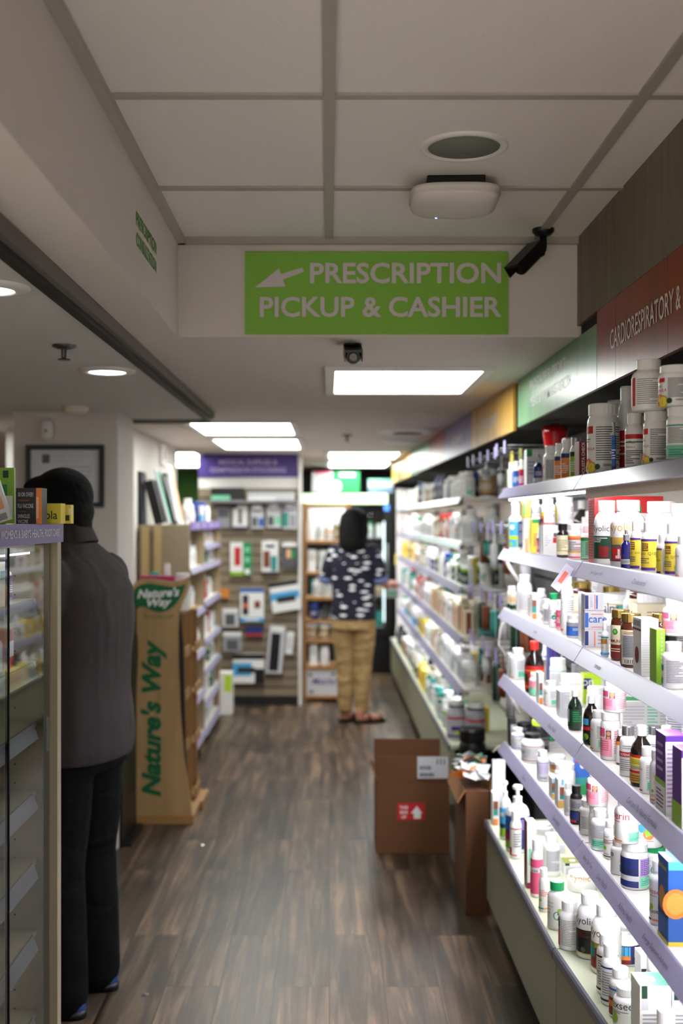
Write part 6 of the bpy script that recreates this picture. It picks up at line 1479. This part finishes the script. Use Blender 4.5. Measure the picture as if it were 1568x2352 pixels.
def strokes_mat():
    m = bpy.data.materials.new('navy_brush_stroke_print'); m.use_nodes = True; nt = m.node_tree; N = nt.nodes; L = nt.links; b = N['Principled BSDF']
    b.inputs['Roughness'].default_value = .85
    tc = N.new('ShaderNodeTexCoord'); mp = N.new('ShaderNodeMapping'); mp.inputs['Scale'].default_value = (9.5, 6, 30); mp.inputs['Rotation'].default_value = (0, .28, 0)
    n = N.new('ShaderNodeTexVoronoi'); n.inputs['Scale'].default_value = 1.0; n.inputs['Randomness'].default_value = .85
    nz = N.new('ShaderNodeTexNoise'); nz.inputs['Scale'].default_value = 60
    ad = N.new('ShaderNodeMath'); ad.operation = 'MULTIPLY_ADD'; ad.inputs[1].default_value = .18
    r = N.new('ShaderNodeValToRGB'); e = r.color_ramp.elements; e[0].position = .35; e[0].color = (.9, .9, .93, 1); e[1].position = .38; e[1].color = (.004, .004, .017, 1)
    L.new(tc.outputs['Object'], mp.inputs[0]); L.new(mp.outputs[0], n.inputs['Vector']); L.new(tc.outputs['Object'], nz.inputs['Vector'])
    L.new(nz.outputs['Fac'], ad.inputs[0]); L.new(n.outputs['Distance'], ad.inputs[2]); L.new(ad.outputs[0], r.inputs[0]); L.new(r.outputs[0], b.inputs['Base Color'])
    return m

# --- woman at the rear shelf
wo = thing('person', 'woman in navy shirt with white strokes and khaki trousers, back turned, holding a pack', 'person', (.182, 8.42, 0), rad(-14))
b = MB(); S = m_skin
rings(b, [(.78,.135,.10,0,0),(.95,.125,.09,0,0),(1.1,.135,.095,0,0),(1.25,.145,.09,0,0),(1.32,.10,.07,0,0)], S)
limb(b, [(0,-.005,1.30), (0,.012,1.42)], [.052, .046], S)
for x in (-1, 1):
    limb(b, [(x*.075,0,.82), (x*.072,.01,.45), (x*.066,-.005,.09)], [.085, .052, .035], S)
limb(b, [(.145,0,1.285), (.195,-.01,1.09), (.225,.13,1.02), (.238,.20,1.03)], [.045, .038, .030, .024], S)
hand(b, (.238,.20,1.03), (.16,.95,.05), (-.1,0,-1), S, -1, .55, .92)
limb(b, [(-.145,0,1.285), (-.20,.01,1.08), (-.185,.17,1.05), (-.165,.22,1.055)], [.045, .038, .030, .024], S)
hand(b, (-.165,.22,1.055), (.25,.92,.1), (.1,0,-1), S, 1, .55, .92)
fd = [(Vector((.055,-.025,.0)), Vector((.80,.60,0))), (Vector((-.075,.01,.0)), Vector((.72,.69,0)))]
for p0, d_ in fd:
    d_.normalize(); a = p0 + Vector((0, 0, .045)); q = d_.cross(Vector((0,0,1)))
    limb(b, [a, a + d_*.05 + Vector((0,0,0)), a + d_*.13 + Vector((0,0,-.012)), a + d_*.175 + Vector((0,0,-.018))], [.034, .032, .026, .022], S)
    limb(b, [a + Vector((0,0,.05)), a], [.036, .033], S)
    for j in range(5): c_ = a + d_*(.195 - .008*j) + q*(-.024 + .013*j) + Vector((0,0,-.021)); b.ell(c_, (.011, .011, .009), S, 10, 8)
M = head(b, (0, .012, 1.495), 1.0, S, .06)
fuse('body', b, wo, .006, m_skin, 3); face_bits(M, wo)
h = MB(); h.ell((0, -.008, 1.515), (.092, .105, .098), m_hair, 20, 14)
rings(h, [(1.285,.080,.040,.006,-.075),(1.34,.100,.062,.004,-.066),(1.42,.104,.078,0,-.045),(1.50,.098,.085,0,-.028),(1.56,.08,.07,0,-.015)], m_hair, 22, 2.2)
for x in (-1, 1): limb(h, [(x*.078, .01, 1.54), (x*.088, -.01, 1.44), (x*.084, -.04, 1.32)], [.028, .03, .022], m_hair)
fuse('hair', h, wo, .007, m_hair, 5)
s = MB(); sm_ = strokes_mat()
rings(s, [(.775,.170,.128,0,-.002),(.84,.168,.130,0,0),(.95,.160,.118,0,0),(1.06,.162,.117,0,0),(1.18,.170,.116,0,-.004),(1.26,.168,.105,0,-.004),(1.315,.130,.085,0,-.004),(1.35,.075,.064,0,0),(1.375,.058,.056,0,.004)], sm_)
for x in (-1, 1): limb(s, [(x*.140,0,1.28), (x*.186,-.004,1.17), (x*.203,-.004,1.09)], [.060, .058, .055], sm_)
fuse('shirt', s, wo, .008, sm_, 5)
for x in (-1, 1):
    obj('cuff', MB().tube([(x*.200,-.004,1.098), (x*.209,.012,1.055)], [.060, .058], mat('denim_cuff', '#6a78a4', .9), 18), wo)
tp = MB(); kh = cloth_mat('khaki_cotton', '#a3875c', (1.2, 1.2, 3.0), .7)
rings(tp, [(.70,.160,.125,0,0),(.78,.158,.122,0,0),(.84,.150,.112,0,0)], kh)
for x in (-1, 1): limb(tp, [(x*.076,0,.75), (x*.074,.006,.60), (x*.068,.012,.44), (x*.066,.0,.25), (x*.064,-.004,.105)], [.092, .085, .070, .062, .052], kh)
fuse('trousers', tp, wo, .008, kh, 5)
for p0, d_ in fd:
    q = d_.cross(Vector((0,0,1))); a = p0 + d_*.075; sd = MB()
    pl = [a + d_*u + q*v for u, v in ((-.115,-.026),(-.06,-.034),(.03,-.036),(.10,-.042),(.135,-.02),(.135,.015),(.10,.036),(.03,.034),(-.06,.032),(-.115,.024))]
    sd.prism([(v.x, v.y) for v in pl], .001, .020, lambda u, v, k: (u, v, k), black_plastic)
    for u, hh in ((-.01, .074), (.085, .052)):
        c_ = a + d_*u; sd.tube([c_ + q*.040 + Vector((0,0,.012)), c_ + q*.032 + Vector((0,0,hh*.8)), c_ + Vector((0,0,hh)), c_ - q*.032 + Vector((0,0,hh*.8)), c_ - q*.040 + Vector((0,0,.012))], .0085, black_plastic, 8)
    obj('sandal', sd, wo)
pkp = Matrix.Translation(wo.location) @ Matrix.Rotation(rad(-14), 4, 'Z') @ Vector((.245, .29, .955))
o = thing('held_package', 'white and mint packet held in the woman\'s right hand', 'package', pkp, rad(-10))
obj('packet', MB().cham(-.055, .05, -.04, .04, -.035, .035, pm('lgrey'), .008), o)
obj('label', MB().box(-.04, .035, -.0415, -.0405, -.02, .015, pm('mint')), o)

# --- man at the counter
mn = thing('person', 'man in grey polo shirt and black trousers, turned away, behind the display case', 'person', (-.806, 3.56, 0), rad(74))
b = MB(); S = m_skin2
rings(b, [(.80,.165,.12,0,0),(1.0,.165,.115,0,0),(1.2,.185,.12,0,-.01),(1.33,.19,.11,0,-.01),(1.41,.11,.075,0,.01)], S)
limb(b, [(0,.015,1.38), (0,.040,1.50)], [.064, .058], S)
for x in (-1, 1):
    limb(b, [(x*.10,0,.84), (x*.10,.01,.46), (x*.10,-.02,.09)], [.10, .062, .042], S)
    limb(b, [(x*.10,-.02,.06), (x*.11,.08,.045), (x*.115,.15,.035)], [.038, .036, .03], S)
    limb(b, [(x*.205,-.005,1.345), (x*.245,.0,1.10), (x*.20,.20,1.04), (x*.17,.26,1.05)], [.056, .046, .036, .028], S)
    hand(b, (x*.17,.26,1.05), (-x*.2,.95,.1), (0,0,-1), S, 1 if x < 0 else -1, .6, 1.05)
M = head(b, (0, .056, 1.535), 1.06, S, -.22)
fuse('body', b, mn, .0065, m_skin2, 3); face_bits(M, mn)
h = MB(); Mh = M
h.ell((0, -.022, .048), (.086, .098, .090), m_hair, 22, 14, Mh); h.ell((0, -.050, .004), (.074, .060, .070), m_hair, 20, 12, Mh); h.ell((0, -.062, -.040), (.052, .034, .045), m_hair, 16, 10, Mh)
h.ell((0, .035, .098), (.062, .055, .030), m_hair, 16, 10, Mh)
fuse('hair', h, mn, .006, m_hair, 2)
s = MB(); pol = cloth_mat('grey_polo_cotton', '#413c3c', (1.5, 1.5, .6), .55)
rings(s, [(.775,.205,.155,0,-.008),(.82,.214,.163,0,-.01),(.90,.212,.160,0,-.008),(.98,.206,.150,0,-.006),(1.08,.205,.148,0,-.01),(1.2,.218,.150,0,-.018),(1.30,.224,.140,0,-.018),(1.37,.198,.115,0,-.008),(1.42,.135,.092,0,.008),(1.455,.092,.082,0,.028)], pol, 30, 2.4)
for x in (-1, 1): limb(s, [(x*.190,-.008,1.335), (x*.215,-.006,1.27)], [.080, .076], pol)
fuse('polo_shirt', s, mn, .008, pol, 6)
for x in (-1, 1):
    sv = MB(); limb(sv, [(x*.200,-.002,1.325), (x*.246,.010,1.21), (x*.262,.040,1.11)], [.078, .080, .079], pol); fuse('sleeve', sv, mn, .008, pol, 3)
cl = MB(); n = 30; R0, R1, R2 = [], [], []
for i in range(n):
    a = 2*PI*i/n; k = 1.0
    R0.append(Vector((.104*math.cos(a), .024 + .096*math.sin(a), 1.432 - .022*math.sin(a)))); R1.append(Vector((.084*math.cos(a), .040 + .080*math.sin(a), 1.478 - .046*math.sin(a)))); R2.append(Vector((.078*math.cos(a), .040 + .074*math.sin(a), 1.476 - .046*math.sin(a))))
loft(cl, [R0, R1, R2, [v + Vector((0, 0, -.04)) for v in R2]], pol, True, False); obj('collar', cl, mn)
tp = MB(); bk = cloth_mat('black_trouser_cloth', '#0b0b0d', (1, 1, 2), .5)
rings(tp, [(.74,.190,.140,0,-.004),(.82,.195,.142,0,-.004),(.88,.185,.135,0,0)], bk)
for x in (-1, 1): limb(tp, [(x*.098,0,.78), (x*.103,.004,.60), (x*.105,.008,.44), (x*.106,-.008,.25), (x*.107,-.018,.062)], [.112, .104, .090, .084, .080], bk)
fuse('trousers', tp, mn, .009, bk, 5)
for x in (-1, 1):
    sh = MB(); rings(sh, [(.002,.046,.135,x*.108,.045),(.03,.050,.140,x*.108,.045),(.055,.046,.125,x*.108,.035),(.085,.040,.075,x*.105,-.01)], mat('blue_shoe', '#27407a', .6), 22, 2.4)
    so = obj('shoe', sh, mn); 
    sl = MB(); rings(sl, [(.0,.050,.142,x*.108,.045),(.024,.052,.144,x*.108,.045)], black_plastic, 22, 2.4); obj('sole', sl, so)

# --- scraps of foil on the floor
for px, py, lab in ((462, 1942, 'shiny foil scrap on the floor before the wooden display stand'), (332, 2285, 'shiny foil scrap on the floor beside the man, nearest the viewer')):
    Y = EYE * F / (py - PY); X = (px - PX) * Y / F
    o = obj('foil_scrap', MB().add([(-.012,-.01,.001),(.010,-.012,.001),(.013,.008,.001),(-.006,.012,.001),(0,0,.006)], [(0,1,4),(1,2,4),(2,3,4),(3,0,4),(3,2,1,0)], mat('foil', '#d8d8de', .15, .9)), loc=(X, Y, 0)); tag(o, lab, 'scrap')

# --- light cords and a price flag at the near shelving
m_cord = mat('white_cord', '#e6e4dc', .4)
for i, (s, pts) in enumerate((('B', ((.672, 4.288, -.036), (.690, 4.300, -.070), (.735, 4.305, -.135))), ('C', ((.672, 4.288, -.036), (.655, 4.310, -.075), (.650, 4.325, -.14), (.690, 4.33, -.20))), ('D', ((.672, 4.288, -.036), (.690, 4.300, -.075), (.730, 4.305, -.150))), ('E', ((.672, 4.288, -.036), (.650, 4.305, -.020), (.628, 4.32, -.045))))):
    z = SH[s]
    o = obj('light_cord', MB().tube([(a, b, z + c) for a, b, c in pts], (.008, .004, .008, .004)[i], m_cord, 8))
    tag(o, 'white light cord hanging from the far end of the near %s' % SHN[s], 'cord', 'light cords at the shelf ends')
t = thing('price_flag', 'clear price flag clipped to the second shelf rail at the unit joint', 'price tag', (.634, 2.99, SH['B'] - .036))
M = Matrix.Rotation(rad(38), 4, 'Y') @ Matrix.Rotation(rad(-12), 4, 'X')
obj('holder', MB().cham(-.014, .014, -.0014, .0014, -.042, .034, mat('flag_plastic', '#d9d6e6', .2), .0006, Matrix.Translation((-.012, 0, .0)) @ M), t)
obj('print', MB().box(-.006, .006, -.0022, -.0018, -.02, .015, pm('coral'), Matrix.Translation((-.012, 0, .0)) @ M), t)

t = thing('shade_board', 'dark board added for the shade between the man and the wooden display stand', 'board', (-.962, 5.39, 0))  # added dark sheet standing in for the shadowed gap by the pillar
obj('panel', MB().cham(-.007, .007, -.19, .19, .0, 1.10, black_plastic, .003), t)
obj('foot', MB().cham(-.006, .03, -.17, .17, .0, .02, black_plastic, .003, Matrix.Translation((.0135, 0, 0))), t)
